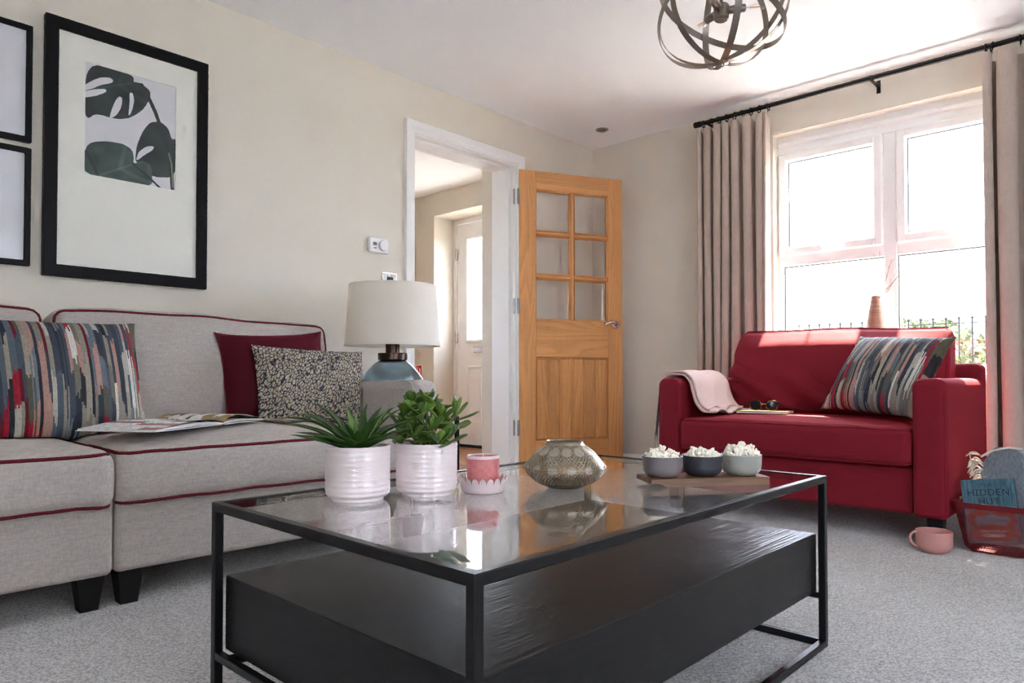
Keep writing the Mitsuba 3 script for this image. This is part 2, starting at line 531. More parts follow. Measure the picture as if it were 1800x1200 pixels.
def oak_board(name, u0, u1, v0, v1, w0, w1, along='v', m=None, c=0.002, parent=None):
    v, f = cham(u0, u1, v0, v1, w0, w1, c)
    o1, o2 = RS.rand(2) * 9
    uv = np.stack([v[:, 0] + o1, v[:, 1] + o2], 1) if along == 'v' else np.stack([v[:, 1] + o1, v[:, 0] + o2], 1)
    uv[:, 0] += v[:, 2] * 0.7
    v, f = xf((v, f), DM)
    return part(parent or door, name, (v, f), m or M_OAK, uv=uv)


ST = 0.118
oak_board('stile', 0, ST, DH0, DH1, -DT, 0)
oak_board('stile', DW - ST + 0.008, DW, DH0, DH1, -DT, 0)
U0, U1 = ST, DW - ST + 0.008
oak_board('rail', U0, U1, 1.868, DH1, -DT, 0, 'u')
oak_board('rail', U0, U1, 0.765, 1.010, -DT, 0, 'u')
oak_board('rail', U0, U1, DH0, 0.215, -DT, 0, 'u')
PW = (U1 - U0) / 6
for i in range(6):
    oak_board('plank', U0 + i * PW + 0.0034, U0 + (i + 1) * PW - 0.0034, 0.220, 0.760, -DT + 0.008, -0.008, 'v', OAKS[(0, 1, 2, 0, 1, 0)[i]], 0.0105)
oak_board('backing', U0 - 0.002, U1 + 0.002, 0.21, 0.77, -DT + 0.0185, -0.0185, 'v', M_OAK2)
GZ = np.linspace(1.010, 1.868, 4)
GM = (U0 + U1) / 2
oak_board('glazing_bar', GM - 0.014, GM + 0.014, 1.008, 1.870, -DT + 0.004, -0.004, 'v', c=0.007)
for z in GZ[1:3]:
    oak_board('glazing_bar', U0, GM - 0.011, z - 0.013, z + 0.013, -DT + 0.005, -0.005, 'u', c=0.007)
    oak_board('glazing_bar', GM + 0.011, U1, z - 0.013, z + 0.013, -DT + 0.005, -0.005, 'u', c=0.007)


def bead(u0, u1, v0, v1):
    """Sloped timber bead round one pane opening, on both faces."""
    ms = []
    for w0, w1 in ((-0.004, -0.016), (-DT + 0.004, -DT + 0.016)):
        b = 0.010
        o = np.array([[u0, v0], [u1, v0], [u1, v1], [u0, v1]])
        i = np.array([[u0 + b, v0 + b], [u1 - b, v0 + b], [u1 - b, v1 - b], [u0 + b, v1 - b]])
        v = np.vstack([np.c_[o, np.full(4, w0)], np.c_[i, np.full(4, w1)], np.c_[o, np.full(4, w1)]])
        f = [[a, (a + 1) % 4, 4 + (a + 1) % 4, 4 + a] for a in range(4)]
        if w0 < w1:
            f = [x[::-1] for x in f]
        ms.append(VF(v, f))
    return join(*ms)


for a in range(3):
    for (u0, u1) in ((U0, GM - 0.013), (GM + 0.013, U1)):
        v0, v1 = GZ[a] + (0.012 if a else 0), GZ[a + 1] - (0.012 if a < 2 else 0)
        m = bead(u0, u1, v0, v1)
        v_, f_ = m[0][m[1].ravel()], np.arange(len(m[1]) * 3).reshape(-1, 3)      # every triangle its own grain direction
        run = v_.reshape(-1, 3, 3)
        along_u = np.repeat(np.ptp(run[:, :, 0], 1) > np.ptp(run[:, :, 1], 1), 3)
        uv = np.where(along_u[:, None], v_[:, [1, 0]], v_[:, [0, 1]])
        part(door, 'bead', xf((v_, f_), DM), M_OAK, uv=uv)
        # bevelled pane: flat middle, sloped rim
        b, g = 0.022, -DT / 2
        o = np.array([[u0 + 0.006, v0 + 0.006], [u1 - 0.006, v0 + 0.006], [u1 - 0.006, v1 - 0.006], [u0 + 0.006, v1 - 0.006]])
        i = o + np.array([[b, b], [-b, b], [-b, -b], [b, -b]])
        v = np.vstack([np.c_[o, np.full(4, g - 0.0016)], np.c_[i, np.full(4, g)]])
        f = [[n_, (n_ + 1) % 4, 4 + (n_ + 1) % 4, 4 + n_] for n_ in range(4)] + [[4, 5, 6, 7]]
        part(door, 'pane', xf(VF(v, f), DM), M_PANE)
for z in (0.255, 1.045, 1.76):
    m = join(xf(cham(-0.004, 0.004, z, z + 0.10, -0.005, 0.005, 0.002), DM))
    kn = [tube([hinge_pt + np.array([-0.004, -0.006, zz]), hinge_pt + np.array([-0.004, -0.006, zz + 0.018])], 0.0065, 10) for zz in np.arange(z, z + 0.099, 0.0205)]
    leaf = xf(bx(-0.016, 0.0, 0, 0.1, -0.0015, 0.0015), frame_M([0.001, DY1 - 0.001, z], [1, 0, 0], [0, 0, 1], [0, 1, 0]))
    part(door, 'hinge', join(m, leaf, *kn), M_STEEL, 30)
hu, hv = DW - 0.056, 0.992
rose = lathe([(0.0, 0.0), (0.027, 0.0), (0.027, 0.007), (0.023, 0.010), (0.010, 0.010), (0.010, 0.040), (0.0, 0.040)], 24)
lever = tube([(0, 0, 0.036), (-0.004, 0.002, 0.047), (-0.030, 0.010, 0.052), (-0.060, 0.012, 0.050), (-0.085, 0.004, 0.047), (-0.105, -0.008, 0.044)], [0.0105, 0.011, 0.0105, 0.0095, 0.008, 0.006], 12)
lev = xf(join(rose, lever), tr(hu, hv, 0.0))
part(door, 'handle', join(xf(lev, DM), xf(xf(lev, np.diag([1, 1, -1, 1.0])), DM @ tr(0, 0, -DT))), M_CHROME, 40)

# window: frame, mullion, transom, two opening sashes over two fixed lights
win = struct('window_1', 'white window with two upper sashes and thin glazing bars')
F0, F1 = 0.075, 0.145
WB = 0.70
part(win, 'frame', join(cham(WX0 - 0.01, WX0 + 0.030, F0, F1, WB - 0.06, WZ1, 0.004), cham(WX1 - 0.030, WX1 + 0.01, F0, F1, WB - 0.06, WZ1, 0.004),
                        cham(WX0, WX1, F0, F1, 1.985, WZ1 + 0.01, 0.004), cham(WX0, WX1, F0 - 0.012, F0 + 0.01, 2.030, 2.062, 0.008), cham(WX0, WX1, F0, F1, WB - 0.06, WB, 0.004)), M_UPVC)
part(win, 'mullion', cham(1.945, 2.013, F0, F1, WB, 1.99, 0.006), M_UPVC)
part(win, 'transom', join(cham(WX0 + 0.02, 1.95, F0, F1, 1.303, 1.372, 0.006), cham(2.01, WX1 - 0.02, F0, F1, 1.303, 1.372, 0.006)), M_UPVC)
for (a, b) in ((1.362, 1.945), (2.013, 2.597)):
    s0, s1, z0, z1, w = F0 - 0.020, F0 + 0.045, 1.366, 1.988, 0.050
    o = [cham(a, a + w, s0, s1, z0, z1, 0.008), cham(b - w, b, s0, s1, z0, z1, 0.008), cham(a + w * .8, b - w * .8, s0, s1, z0, z0 + w, 0.008), cham(a + w * .8, b - w * .8, s0, s1, z1 - w, z1, 0.008)]
    sk = part(win, 'sash', join(*o), M_UPVC)
    part(win, 'pane', bx(a + w - 0.004, b - w + 0.004, F0 + 0.02, F0 + 0.0201, z0 + w - 0.004, z1 - w + 0.004), M_PANE) if 0 else None
    gx0, gx1, gz0, gz1 = a + w - 0.004, b - w + 0.004, z0 + w - 0.004, z1 - w + 0.004
    part(win, 'pane', VF([[gx0, F0 + 0.02, gz0], [gx1, F0 + 0.02, gz0], [gx1, F0 + 0.02, gz1], [gx0, F0 + 0.02, gz1]], [[0, 1, 2, 3]]), M_PANE)
    gm, gh = (gx0 + gx1) / 2, (gz0 + gz1) / 2
    part(win, 'glazing_bar', cham(gm - 0.005, gm + 0.005, F0 + 0.026, F0 + 0.034, gz0, gz1, 0.002), M_UPVC)
    part(win, 'glazing_bar', cham(gx0, gx1, F0 + 0.026, F0 + 0.034, gh - 0.005, gh + 0.005, 0.002), M_UPVC)
    hx = gm - 0.03
    part(win, 'handle', join(cham(hx - 0.012, hx + 0.012, s0 - 0.012, s0, z0 + 0.012, z0 + 0.036, 0.004), cham(hx - 0.008, hx + 0.105, s0 - 0.030, s0 - 0.014, z0 + 0.014, z0 + 0.030, 0.006)), M_UPVC)
for (a, b) in ((WX0 + 0.026, 1.948), (2.010, WX1 - 0.026)):
    part(win, 'pane', VF([[a, F0 + 0.02, WB - 0.004], [b, F0 + 0.02, WB - 0.004], [b, F0 + 0.02, 1.307], [a, F0 + 0.02, 1.307]], [[0, 1, 2, 3]]), M_PANE)
M_GASKET = mat('window_gasket', pr((0.030, 0.033, 0.038), 0.6, specular=0.2))


def gasket(x0, x1, z0, z1, y, g=0.005):
    return join(bx(x0, x0 + g, y - 0.003, y, z0, z1), bx(x1 - g, x1, y - 0.003, y, z0, z1), bx(x0, x1, y - 0.003, y, z0, z0 + g), bx(x0, x1, y - 0.003, y, z1 - g, z1))


for (a_, b_, c_, d_) in ((1.411, 1.896, 1.415, 1.939), (2.062, 2.548, 1.415, 1.939), (WX0 + 0.0295, 1.9455, WB - 0.0005, 1.3035), (2.0125, WX1 - 0.0295, WB - 0.0005, 1.3035)):
    part(win, 'gasket', gasket(a_, b_, c_, d_, F0 + 0.019), M_GASKET)
part(win, 'sill', cham(WX0 - 0.03, WX1 + 0.03, -0.035, F0 + 0.03, WZ0 - 0.032, WZ0, 0.006), M_UPVC)

pat = struct('window_2')
part(pat, 'frame', join(bx(PX0, PX0 + 0.06, RB - 0.17, RB - 0.10, 0, PZ1), bx(PX1 - 0.06, PX1, RB - 0.17, RB - 0.10, 0, PZ1), bx(PX0, PX1, RB - 0.17, RB - 0.10, PZ1 - 0.06, PZ1), bx(PX0, PX1, RB - 0.17, RB - 0.10, 0, 0.06),
                        bx(PX0, PX1, RB - 0.17, RB - 0.10, 0.9, 0.98)), M_UPVC)
part(pat, 'pane', VF([[PX0, RB - 0.13, 0], [PX1, RB - 0.13, 0], [PX1, RB - 0.13, PZ1], [PX0, RB - 0.13, PZ1]], [[0, 1, 2, 3]]), M_PANE)

# side window in the right wall, out of the picture: it lights the carpet and the side of the red arm
sw = struct('window_3')
part(sw, 'frame', join(bx(RW + 0.08, RW + 0.15, QY0, QY0 + 0.06, WZ0, WZ1), bx(RW + 0.08, RW + 0.15, QY1 - 0.06, QY1, WZ0, WZ1), bx(RW + 0.08, RW + 0.15, QY0, QY1, WZ1 - 0.08, WZ1), bx(RW + 0.08, RW + 0.15, QY0, QY1, WZ0, WZ0 + 0.06),
                       bx(RW + 0.08, RW + 0.15, (QY0 + QY1) / 2 - 0.04, (QY0 + QY1) / 2 + 0.04, WZ0, WZ1)), M_UPVC)
part(sw, 'pane', VF([[RW + 0.11, QY0, WZ0], [RW + 0.11, QY1, WZ0], [RW + 0.11, QY1, WZ1], [RW + 0.11, QY0, WZ1]], [[0, 1, 2, 3]]), M_PANE)

M_ADDED_VOILE = mat('added_voile', {'type': 'principledthin', 'base_color': rgb(0.88, 0.88, 0.88), 'roughness': 0.9, 'diff_trans': 1.3, 'spec_trans': 0.0})
ys_ = np.linspace(QY0 - 0.02, QY1 + 0.02, 90)
zs_ = np.linspace(WZ0 - 0.10, WZ1 + 0.06, 4)
P_ = np.zeros((90, 4, 3))
P_[:, :, 0] = RW - 0.03 + 0.012 * np.sin(ys_ * 60)[:, None]
P_[:, :, 1], P_[:, :, 2] = ys_[:, None], zs_[None]
part(sw, 'added_voile', VF(P_.reshape(-1, 3), grid_faces(90, 4)), M_ADDED_VOILE, True)  # unseen sheer, added to dim and spread the side window's light

# ------------------------------------------------------------------ the hall beyond the doorway
HX = -2.05
k = struct('floor_hall', 'warm brown wooden hall floor')
put(k, bx(HX - 0.2, -0.03, -3.2, 0.36, -0.05, -0.002), M_WOODFLOOR)
k = struct('ceiling_hall')
put(k, bx(HX - 0.2, -TH, -3.4, 0.36, H, H + 0.12), M_CEIL)
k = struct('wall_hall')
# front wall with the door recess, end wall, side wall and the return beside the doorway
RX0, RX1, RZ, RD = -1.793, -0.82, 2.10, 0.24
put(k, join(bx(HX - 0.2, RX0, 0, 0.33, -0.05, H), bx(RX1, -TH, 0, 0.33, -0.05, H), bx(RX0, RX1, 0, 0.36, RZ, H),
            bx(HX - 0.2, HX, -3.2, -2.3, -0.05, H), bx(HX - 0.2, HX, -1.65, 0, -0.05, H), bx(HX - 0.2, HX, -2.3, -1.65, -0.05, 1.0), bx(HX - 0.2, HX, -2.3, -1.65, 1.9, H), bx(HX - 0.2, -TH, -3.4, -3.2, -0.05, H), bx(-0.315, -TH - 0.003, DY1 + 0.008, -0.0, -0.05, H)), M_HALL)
hw = struct('added_window_4')  # unseen window, added to brighten the hall and the door lining
part(hw, 'frame', join(bx(HX - 0.13, HX - 0.07, -2.3, -2.25, 1.0, 1.9), bx(HX - 0.13, HX - 0.07, -1.70, -1.65, 1.0, 1.9), bx(HX - 0.13, HX - 0.07, -2.3, -1.65, 1.0, 1.05), bx(HX - 0.13, HX - 0.07, -2.3, -1.65, 1.85, 1.9)), M_UPVC)
part(hw, 'pane', VF([[HX - 0.1, -2.3, 1.0], [HX - 0.1, -1.65, 1.0], [HX - 0.1, -1.65, 1.9], [HX - 0.1, -2.3, 1.9]], [[0, 1, 2, 3]]), M_PANE)
fd = struct('door_2', 'white front door with a tall obscured pane and raised panels')
X0, X1 = RX0 + 0.045, RX1 - 0.045
part(fd, 'frame', join(bx(RX0, X0, RD, RD + 0.07, 0, RZ), bx(X1, RX1, RD, RD + 0.07, 0, RZ), bx(RX0, RX1, RD, RD + 0.07, RZ - 0.05, RZ)), M_DOORWHITE)
gl0, gl1, gz0, gz1 = -1.615, -1.155, 0.965, 1.905
lf = RD + 0.008
leafs = [bx(X0 + 0.003, gl0, lf, RD + 0.055, 0.02, RZ - 0.055), bx(gl1, X1 - 0.003, lf, RD + 0.055, 0.02, RZ - 0.055), bx(gl0, gl1, lf, RD + 0.055, 0.02, gz0), bx(gl0, gl1, lf, RD + 0.055, gz1, RZ - 0.055)]
part(fd, 'leaf', join(*leafs), M_DOORWHITE)
part(fd, 'threshold', bx(RX0, RX1, RD - 0.03, RD + 0.07, -0.002, 0.018), M_BLACK)


def ring(u0, u1, v0, v1, w, d, y):
    return join(cham(u0, u0 + w, y - d, y + 0.002, v0, v1, d * .6), cham(u1 - w, u1, y - d, y + 0.002, v0, v1, d * .6), cham(u0, u1, y - d, y + 0.002, v0, v0 + w, d * .6), cham(u0, u1, y - d, y + 0.002, v1 - w, v1, d * .6))


part(fd, 'glazing_frame', ring(gl0 - 0.02, gl1 + 0.02, gz0 - 0.02, gz1 + 0.02, 0.03, 0.012, lf), M_DOORWHITE)
part(fd, 'pane', VF([[gl0, RD + 0.03, gz0], [gl1, RD + 0.03, gz0], [gl1, RD + 0.03, gz1], [gl0, RD + 0.03, gz1]], [[0, 1, 2, 3]]), M_PANE)
for (a, b) in ((-1.615, -1.40), (-1.37, -1.155)):
    part(fd, 'panel', join(ring(a, b, 0.22, 0.74, 0.022, 0.008, lf), cham(a + 0.04, b - 0.04, lf - 0.006, lf + 0.002, 0.26, 0.70, 0.004)), M_DOORWHITE)
part(fd, 'letter_plate', join(cham(-1.53, -1.24, lf - 0.010, lf, 0.855, 0.905, 0.004)), M_CHROME)
for z in (0.95, 1.72, 0.25):
    part(fd, 'hinge', cham(X0 - 0.012, X0 + 0.012, RD - 0.012, RD + 0.006, z, z + 0.10, 0.004), M_CHROME)
# ------------------------------------------------------------------ fabrics and soft furniture


def weave(p, f=540.0):
    a = noise(p.x * 90, p.y * 90, p.z * f)
    b = noise((p.x + p.y) * f, (p.x - p.y) * 90, p.z * 90)
    return 0.5 * a + 0.5 * b


def linen(base, amp=0.5):
    def fn(p, n, uv):
        w = weave(p)
        slub = fbm(p.x * 30, p.y * 30, p.z * 220, 2)
        return mi.Color3f(base) * (1 - amp / 2 + amp * (0.75 * w + 0.25 * slub))
    return fn


weave_b = proc(lambda p, n, uv: weave(p), eps=1.5e-3)
M_LINEN = mat('grey_linen', pr(proc(linen((0.415, 0.372, 0.342), 0.62)), 0.85, weave_b, 0.0012, specular=0.15, sheen=0.15))
M_PIPE = mat('red_piping', pr((0.105, 0.008, 0.016), 0.65, specular=0.2, sheen=0.3))
M_REDV = mat('red_wool', pr(proc(linen((0.185, 0.0105, 0.0195), 0.20)), 0.8, weave_b, 0.0005, specular=0.2, sheen=0.4, sheen_tint=0.7))
M_BURG = mat('burgundy_velvet', pr((0.060, 0.002, 0.008), 0.7, specular=0.15, sheen=0.5, sheen_tint=0.9))

PAL = [(0.020, 0.026, 0.038), (0.030, 0.040, 0.056), (0.045, 0.060, 0.078), (0.24, 0.21, 0.17), (0.38, 0.355, 0.30), (0.024, 0.030, 0.042), (0.085, 0.110, 0.132), (0.150, 0.132, 0.098), (0.135, 0.165, 0.19),
       (0.56, 0.54, 0.49), (0.36, 0.205, 0.165), (0.085, 0.080, 0.050), (0.260, 0.008, 0.022), (0.120, 0.003, 0.012), (0.014, 0.016, 0.019), (0.060, 0.078, 0.098), (0.30, 0.265, 0.21), (0.037, 0.048, 0.066), (0.19, 0.172, 0.14), (0.11, 0.135, 0.158)]


def stripes(p, n, uv):
    N = 38.0
    sub = dr.floor(uv.x * N * 3)
    xx = (sub + 0.5) / 3 + 0.9 * (cell_rand(dr.floor(uv.x * N), 3.0) - 0.5)
    i = dr.floor(xx)
    step = dr.floor(uv.y * 40.0) / 40.0
    q = step * (1.9 + 2.2 * cell_rand(i, 1)) + 9 * cell_rand(i, 7) + 0.30 * cell_rand(sub, 4)
    r = cell_rand(i, dr.floor(q), 11)
    c = mi.Color3f(0)
    for k, col in enumerate(PAL):
        c = dr.select((r >= k / len(PAL)) & (r < (k + 1.0001) / len(PAL)), mi.Color3f(col), c)
    g = 0.78 + 0.44 * noise(uv.x * 420, uv.y * 70)
    return c * g


def stripes_h(p, n, uv):
    xx = uv.x * 114.0
    i = dr.floor(xx)
    return smoothstep(0, 0.25, xx - i) * (1 - smoothstep(0.75, 1.0, xx - i)) * (0.7 + 0.3 * noise(uv.x * 300, uv.y * 300))


M_STRIPE = mat('striped_velvet', pr(proc(stripes), 0.6, proc(stripes_h), 0.0012, specular=0.25, sheen=0.5))


def leo(uv):
    u = uv.x + 0.22 * uv.y
    sx = u * 44 + 0.9 * noise(uv.x * 14, uv.y * 10)
    sy = uv.y * 19 + 0.9 * noise(uv.x * 14, uv.y * 10, 4.0)
    d1, d2, r = voronoi(sx, sy)
    lobes = noise(uv.x * 150, uv.y * 100)
    return smoothstep(0.14, 0.26, (d2 - d1) + 0.34 * (lobes - 0.5)), r, d1


def leo_col(p, n, uv):
    t, r, d1 = leo(uv)
    c = mix((0.44, 0.37, 0.275), (0.60, 0.53, 0.42), r) * (0.75 + 0.42 * noise(uv.x * 320, uv.y * 220))
    c = mix(c, mi.Color3f(0.30, 0.215, 0.145), smoothstep(0.24, 0.05, d1) * 0.55)
    return mix((0.028, 0.034, 0.055), c, t)


M_LEO = mat('blossom_weave', pr(proc(leo_col), 0.85, proc(lambda p, n, uv: leo(uv)[0] * (0.7 + 0.5 * noise(uv.x * 200, uv.y * 160))), 0.004, specular=0.1, sheen=0.3))

# ---- grey sofa along the door wall
sofa = thing('sectional_sofa', 'long grey linen sofa with dark red piping and black tapered legs against the picture wall', 'sofa')
SPL = -3.519
for y0, y1, x1 in ((-4.72, SPL - 0.003, 1.012), (SPL + 0.003, -2.482, 1.0)):
    m = rbox((x1 - 0.10) / 2, (y1 - y0) / 2, 0.108, 0.018, 10, 3)
    part(sofa, 'base', xf(m, tr((x1 + 0.10) / 2, (y0 + y1) / 2, 0.205)), M_LINEN, True)


def arm_fn(v):
    v = v.copy()
    # the arm dips a little towards the back
    v[:, 2] -= np.where(v[:, 2] > 0, 0.024 * (1 - np.clip((v[:, 0] + 0.45) / 0.9, 0, 1)) , 0)
    return v


for yc in (-2.415, -4.787):
    m = rbox(0.462, 0.066, 0.2625, 0.042, 14, 5, arm_fn)
    ak = part(sofa, 'arm', xf(m, tr(0.541, yc, 0.3625)), M_LINEN, True)
    s = 1 if yc > -3 else -1
    sm = tube([(0.12, yc - s * 0.062, 0.612), (0.50, yc - s * 0.062, 0.616), (0.955, yc - s * 0.062, 0.619), (0.985, yc - s * 0.064, 0.610), (0.993, yc - s * 0.064, 0.59), (0.994, yc - s * 0.0645, 0.30), (0.994, yc - s * 0.0645, 0.12)], 0.0025, 6)
    part(ak, 'seam', sm, M_LINEN, True)
part(sofa, 'back', xf(rbox(0.11, 1.18, 0.34, 0.03, 12, 3), tr(0.175, -3.60, 0.445)), M_LINEN, True)


def crown(hx, hy, hz, top, front, seed, amp=0.004, under=0.0):
    def fn(v):
        v = v.copy()
        u, w, t = v[:, 0] / hx, v[:, 1] / hy, v[:, 2] / hz
        v[:, 2] += np.where(t > 0, t, 0) * top * np.clip(1 - u ** 2, 0, 1) ** 0.8 * np.clip(1 - w ** 2, 0, 1) ** 0.7
        v[:, 0] += front * np.clip(u, 0, 1) * np.clip(1 - w ** 2, 0, 1) ** 0.5 * np.clip(1 - t ** 2, 0, 1)
        v[:, 1] += front * 0.5 * np.clip(np.abs(w), 0, 1) * np.sign(w) * np.clip(1 - t ** 2, 0, 1) * 0.3
        n = meshkit.fbm(v * 7 + seed, 3) - 0.5
        n2 = meshkit.fbm(v * np.array([5, 16, 5]) + seed + 3, 2) - 0.5
        v += (np.sign(v) * (amp * 2 * n + amp * n2)[:, None]) * np.array([1, 0.3, 1])
        return v
    return fn


for j, (y0, y1, xf1) in enumerate(((-4.72, SPL - 0.006, 1.045), (SPL - 0.002, -2.490, 1.035))):
    hx, hy, hz, r = (xf1 - 0.27) / 2, (y1 - y0) / 2, 0.080, 0.042
    fn = crown(hx, hy, hz, 0.030, 0.012, 3.0 + j)
    M = tr((xf1 + 0.27) / 2, (y0 + y1) / 2, 0.358)
    c = part(sofa, 'seat_cushion', xf(rbox(hx, hy, hz, r, 22, 5, fn), M), M_LINEN, True)
    e = r * (1 - 0.707)
    for z in (hz - e, -hz + e):
        part(c, 'piping', xf(tube(seam(hx - e + 0.002, hy - e + 0.002, z, r * 0.75, 36, fn), 0.0048, 8, closed=True), M), M_PIPE, True)
for j, (y0, y1) in enumerate(((-4.62, -3.545), (-3.525, -2.478))):
    hx, hy, hz, r = 0.082, (y1 - y0) / 2, 0.222, 0.040

    def fn(v, j=j, hx=hx, hy=hy, hz=hz):
        v = v.copy()
        u, w, t = v[:, 0] / hx, v[:, 1] / hy, v[:, 2] / hz
        belly = np.clip(1 - w ** 2, 0, 1) ** 0.6 * np.clip(1 - t ** 2, 0, 1) ** 0.7
        v[:, 0] += np.clip(u, 0, 1) * 0.050 * belly
        v[:, 2] += np.clip(t, 0, 1) * np.clip(1 - u ** 2, 0, 1) * 0.022 * np.clip(1 - w ** 8, 0, 1)
        v[:, 2] -= np.clip(t, 0, 1) * 0.014 * np.clip(w + (0.1 if j else -0.4), 0, 1)        # sags to one side
        fold = np.sin(v[:, 1] * 46 + 4 * meshkit.noise(v * 9)) * np.clip(t - 0.35, 0, 1) * np.clip(0.98 - t, 0, 1) * np.clip(0.9 - np.abs(w), 0, 1)
        v[:, 0] += np.clip(u, 0, 1) * 0.016 * fold
        n = meshkit.fbm(v * 6 + 11 * j, 3) - 0.5
        v[:, 0] += np.clip(u, 0, 1) * 0.020 * n * belly
        v[:, 2] += np.clip(t, 0, 1) * 0.012 * (meshkit.noise(v * np.array([3, 6, 0]) + j * 5) - 0.5)
        return v
    M = tr(0.338, (y0 + y1) / 2, 0.640) @ rot([0, 1, 0], -9)
    c = part(sofa, 'back_cushion', xf(rbox(hx, hy, hz, r, 26, 5, fn), M), M_LINEN, True)
    e = r * (1 - 0.707)
    pth = seam(hy - e + 0.002, hz - e + 0.002, hx - e, r * 0.8, 40, None, axis=0)
    part(c, 'piping', xf(tube(fn(pth), 0.0048, 8, closed=True), M), M_PIPE, True)


def taper_leg(x, y, z1, a, b):
    v = [[x + s * w, y + t * w, z] for z, w in ((0.0, b), (z1, a)) for s in (-1, 1) for t in (-1, 1)]
    m = trimesh.convex.convex_hull(np.array(v))
    return np.array(m.vertices), np.array(m.faces)


for x in (0.945, 0.20):
    for y in (-4.78, SPL - 0.048, SPL + 0.052, -2.44):
        part(sofa, 'leg', taper_leg(x, y, 0.103, 0.034, 0.022), M_BLACK)


def face_M(c, yaw, tilt, roll=0.0):
    """Puts a pillow built in xz (front = +y) at c; yaw: direction it faces; tilt: leans back."""
    n = np.array([math.cos(math.radians(yaw)), math.sin(math.radians(yaw)), 0])
    ex = np.array([n[1], -n[0], 0])
    M = frame_M(np.array(c, float), ex, n, np.array([0, 0, 1.0]))
    return M @ rot([1, 0, 0], tilt) @ rot([0, 1, 0], roll)


def scatter(name, label, c, yaw, tilt, roll, w, h, t, m, seed, concave=0.06, ears=0.03, pipe=None, wr=0.006, on=()):
    k = thing(name, label, 'cushion')
    v, f, uv = pillow(w, h, t, 41, concave, ears, seed, wr)
    M = face_M(c, yaw, tilt, roll)
    v, f = xf((v, f), M)
    p = xf(tube(outline_px(w * 1.003, h * 1.003, concave, ears), 0.003, 6, closed=True), M)
    for keys, d in on:
        ob = verts_of(*keys)
        v = settle(v, ob, d)
        p = (settle(p[0], ob, d), p[1])
    part(k, 'cover', (v, f), m, True, uv)
    if pipe:
        part(k, 'piping', p, pipe, True)
    return k


BKS = ('sectional_sofa__back', 'sectional_sofa__back_cushion', 'sectional_sofa__back_cushion_001')
STS = ('sectional_sofa__seat_cushion', 'sectional_sofa__seat_cushion_001')
scatter('striped_cushion', 'square cushion with multicoloured vertical stripes on the grey sofa beside the open magazine', (0.555, -3.535, 0.622), 4, 16, 1, 0.480, 0.395, 0.16, M_STRIPE, 2, 0.03, 0.015, on=((BKS, (1, 0, 0.0)), (STS, (0, 0, 1))))
scatter('burgundy_cushion', 'plain dark burgundy velvet cushion behind the patterned one on the grey sofa', (0.500, -2.775, 0.628), -8, 17, 3, 0.425, 0.375, 0.14, M_BURG, 5, 0.05, 0.02, M_PIPE, on=((BKS, (1, 0, 0)), (STS, (0, 0, 1))))
scatter('patterned_cushion', 'oblong beige and navy flecked cushion leaning in the corner of the grey sofa', (0.600, -2.668, 0.600), -3, 16, -2, 0.475, 0.305, 0.13, M_LEO, 9, 0.035, 0.015, on=((BKS + ('burgundy_cushion',), (1, 0, 0)), (STS, (0, 0, 1)), (('sectional_sofa__arm',), (0, -1, 0)), (('sectional_sofa',), (1, 0, 0)), (('sectional_sofa',), (0, 0, 1))))

# ---- open magazine
M_PAPER = mat('paper', pr((0.74, 0.73, 0.71), 0.35, specular=0.4))


def page_photo(p, n, uv):
    a = fbm(uv.x * 7, uv.y * 9, 2.0, 4)
    b = noise(uv.x * 22 + 5 * a, uv.y * 5, 6.0)
    c = mix((0.72, 0.71, 0.69), (0.26, 0.175, 0.055), smoothstep(0.45, 0.60, a))
    c = mix(c, mi.Color3f(0.62, 0.60, 0.55), smoothstep(0.66, 0.74, b))
    c = mix(c, mi.Color3f(0.045, 0.040, 0.030), smoothstep(0.72, 0.80, noise(uv.x * 13, uv.y * 16, 9.0)))
    left = smoothstep(0.40, 0.34, uv.x)
    lines = smoothstep(0.4, 0.6, noise(uv.x * 60, dr.floor(uv.y * 34), 2.0)) * smoothstep(0.35, 0.5, uv.y * 34 - dr.floor(uv.y * 34))
    cells = cell_rand(dr.floor(uv.x * 18), dr.floor(uv.y * 4), 8)
    lc = mix((0.74, 0.73, 0.72), (0.25, 0.25, 0.27), lines * 0.7)
    lc = dr.select(cells > 0.75, mix((0.40, 0.05, 0.05), (0.20, 0.19, 0.17), noise(uv.x * 40, uv.y * 40)), lc)
    return mix(c, lc, left)


M_PAGE = mat('printed_page', pr(proc(page_photo), 0.28, specular=0.5))
mag = thing('open_magazine', 'open glossy magazine lying on the grey sofa seat', 'magazine')
e1 = np.array([-0.545, 0.839, 0.0])
e2 = np.array([-0.839, -0.545, 0.0])
MM0 = frame_M(np.array([1.020, -3.422, 0.440]), e1, e2, np.array([0, 0, 1.0]))


flat_ = xf(up_mesh(bx(-0.004, 0.60, -0.003, 0.253, 0, 0.002), 5), MM0)[0]
MM = MM0.copy()
MM[2, 3] += (settle(flat_, verts_of(*STS), (0, 0, 1), 0.009, rigid=True) - flat_)[0, 2]


def leaf_sheet(u0, u1, hgt, flip, thick=0.0008, lift=0.0, w=0.25):
    s = np.linspace(0, 1, 22)
    vv = np.linspace(0, w, 5)
    x = u0 + (u1 - u0) * s
    arch = hgt * (np.sin(np.pi * np.clip(s, 0, 1)) ** 0.7) * (0.25 + 0.75 * (s if flip else 1 - s)) + lift
    P = np.stack([np.repeat(x[:, None], 5, 1), np.repeat(vv[None], 22, 0), np.repeat(arch[:, None], 5, 1)], -1)
    return P


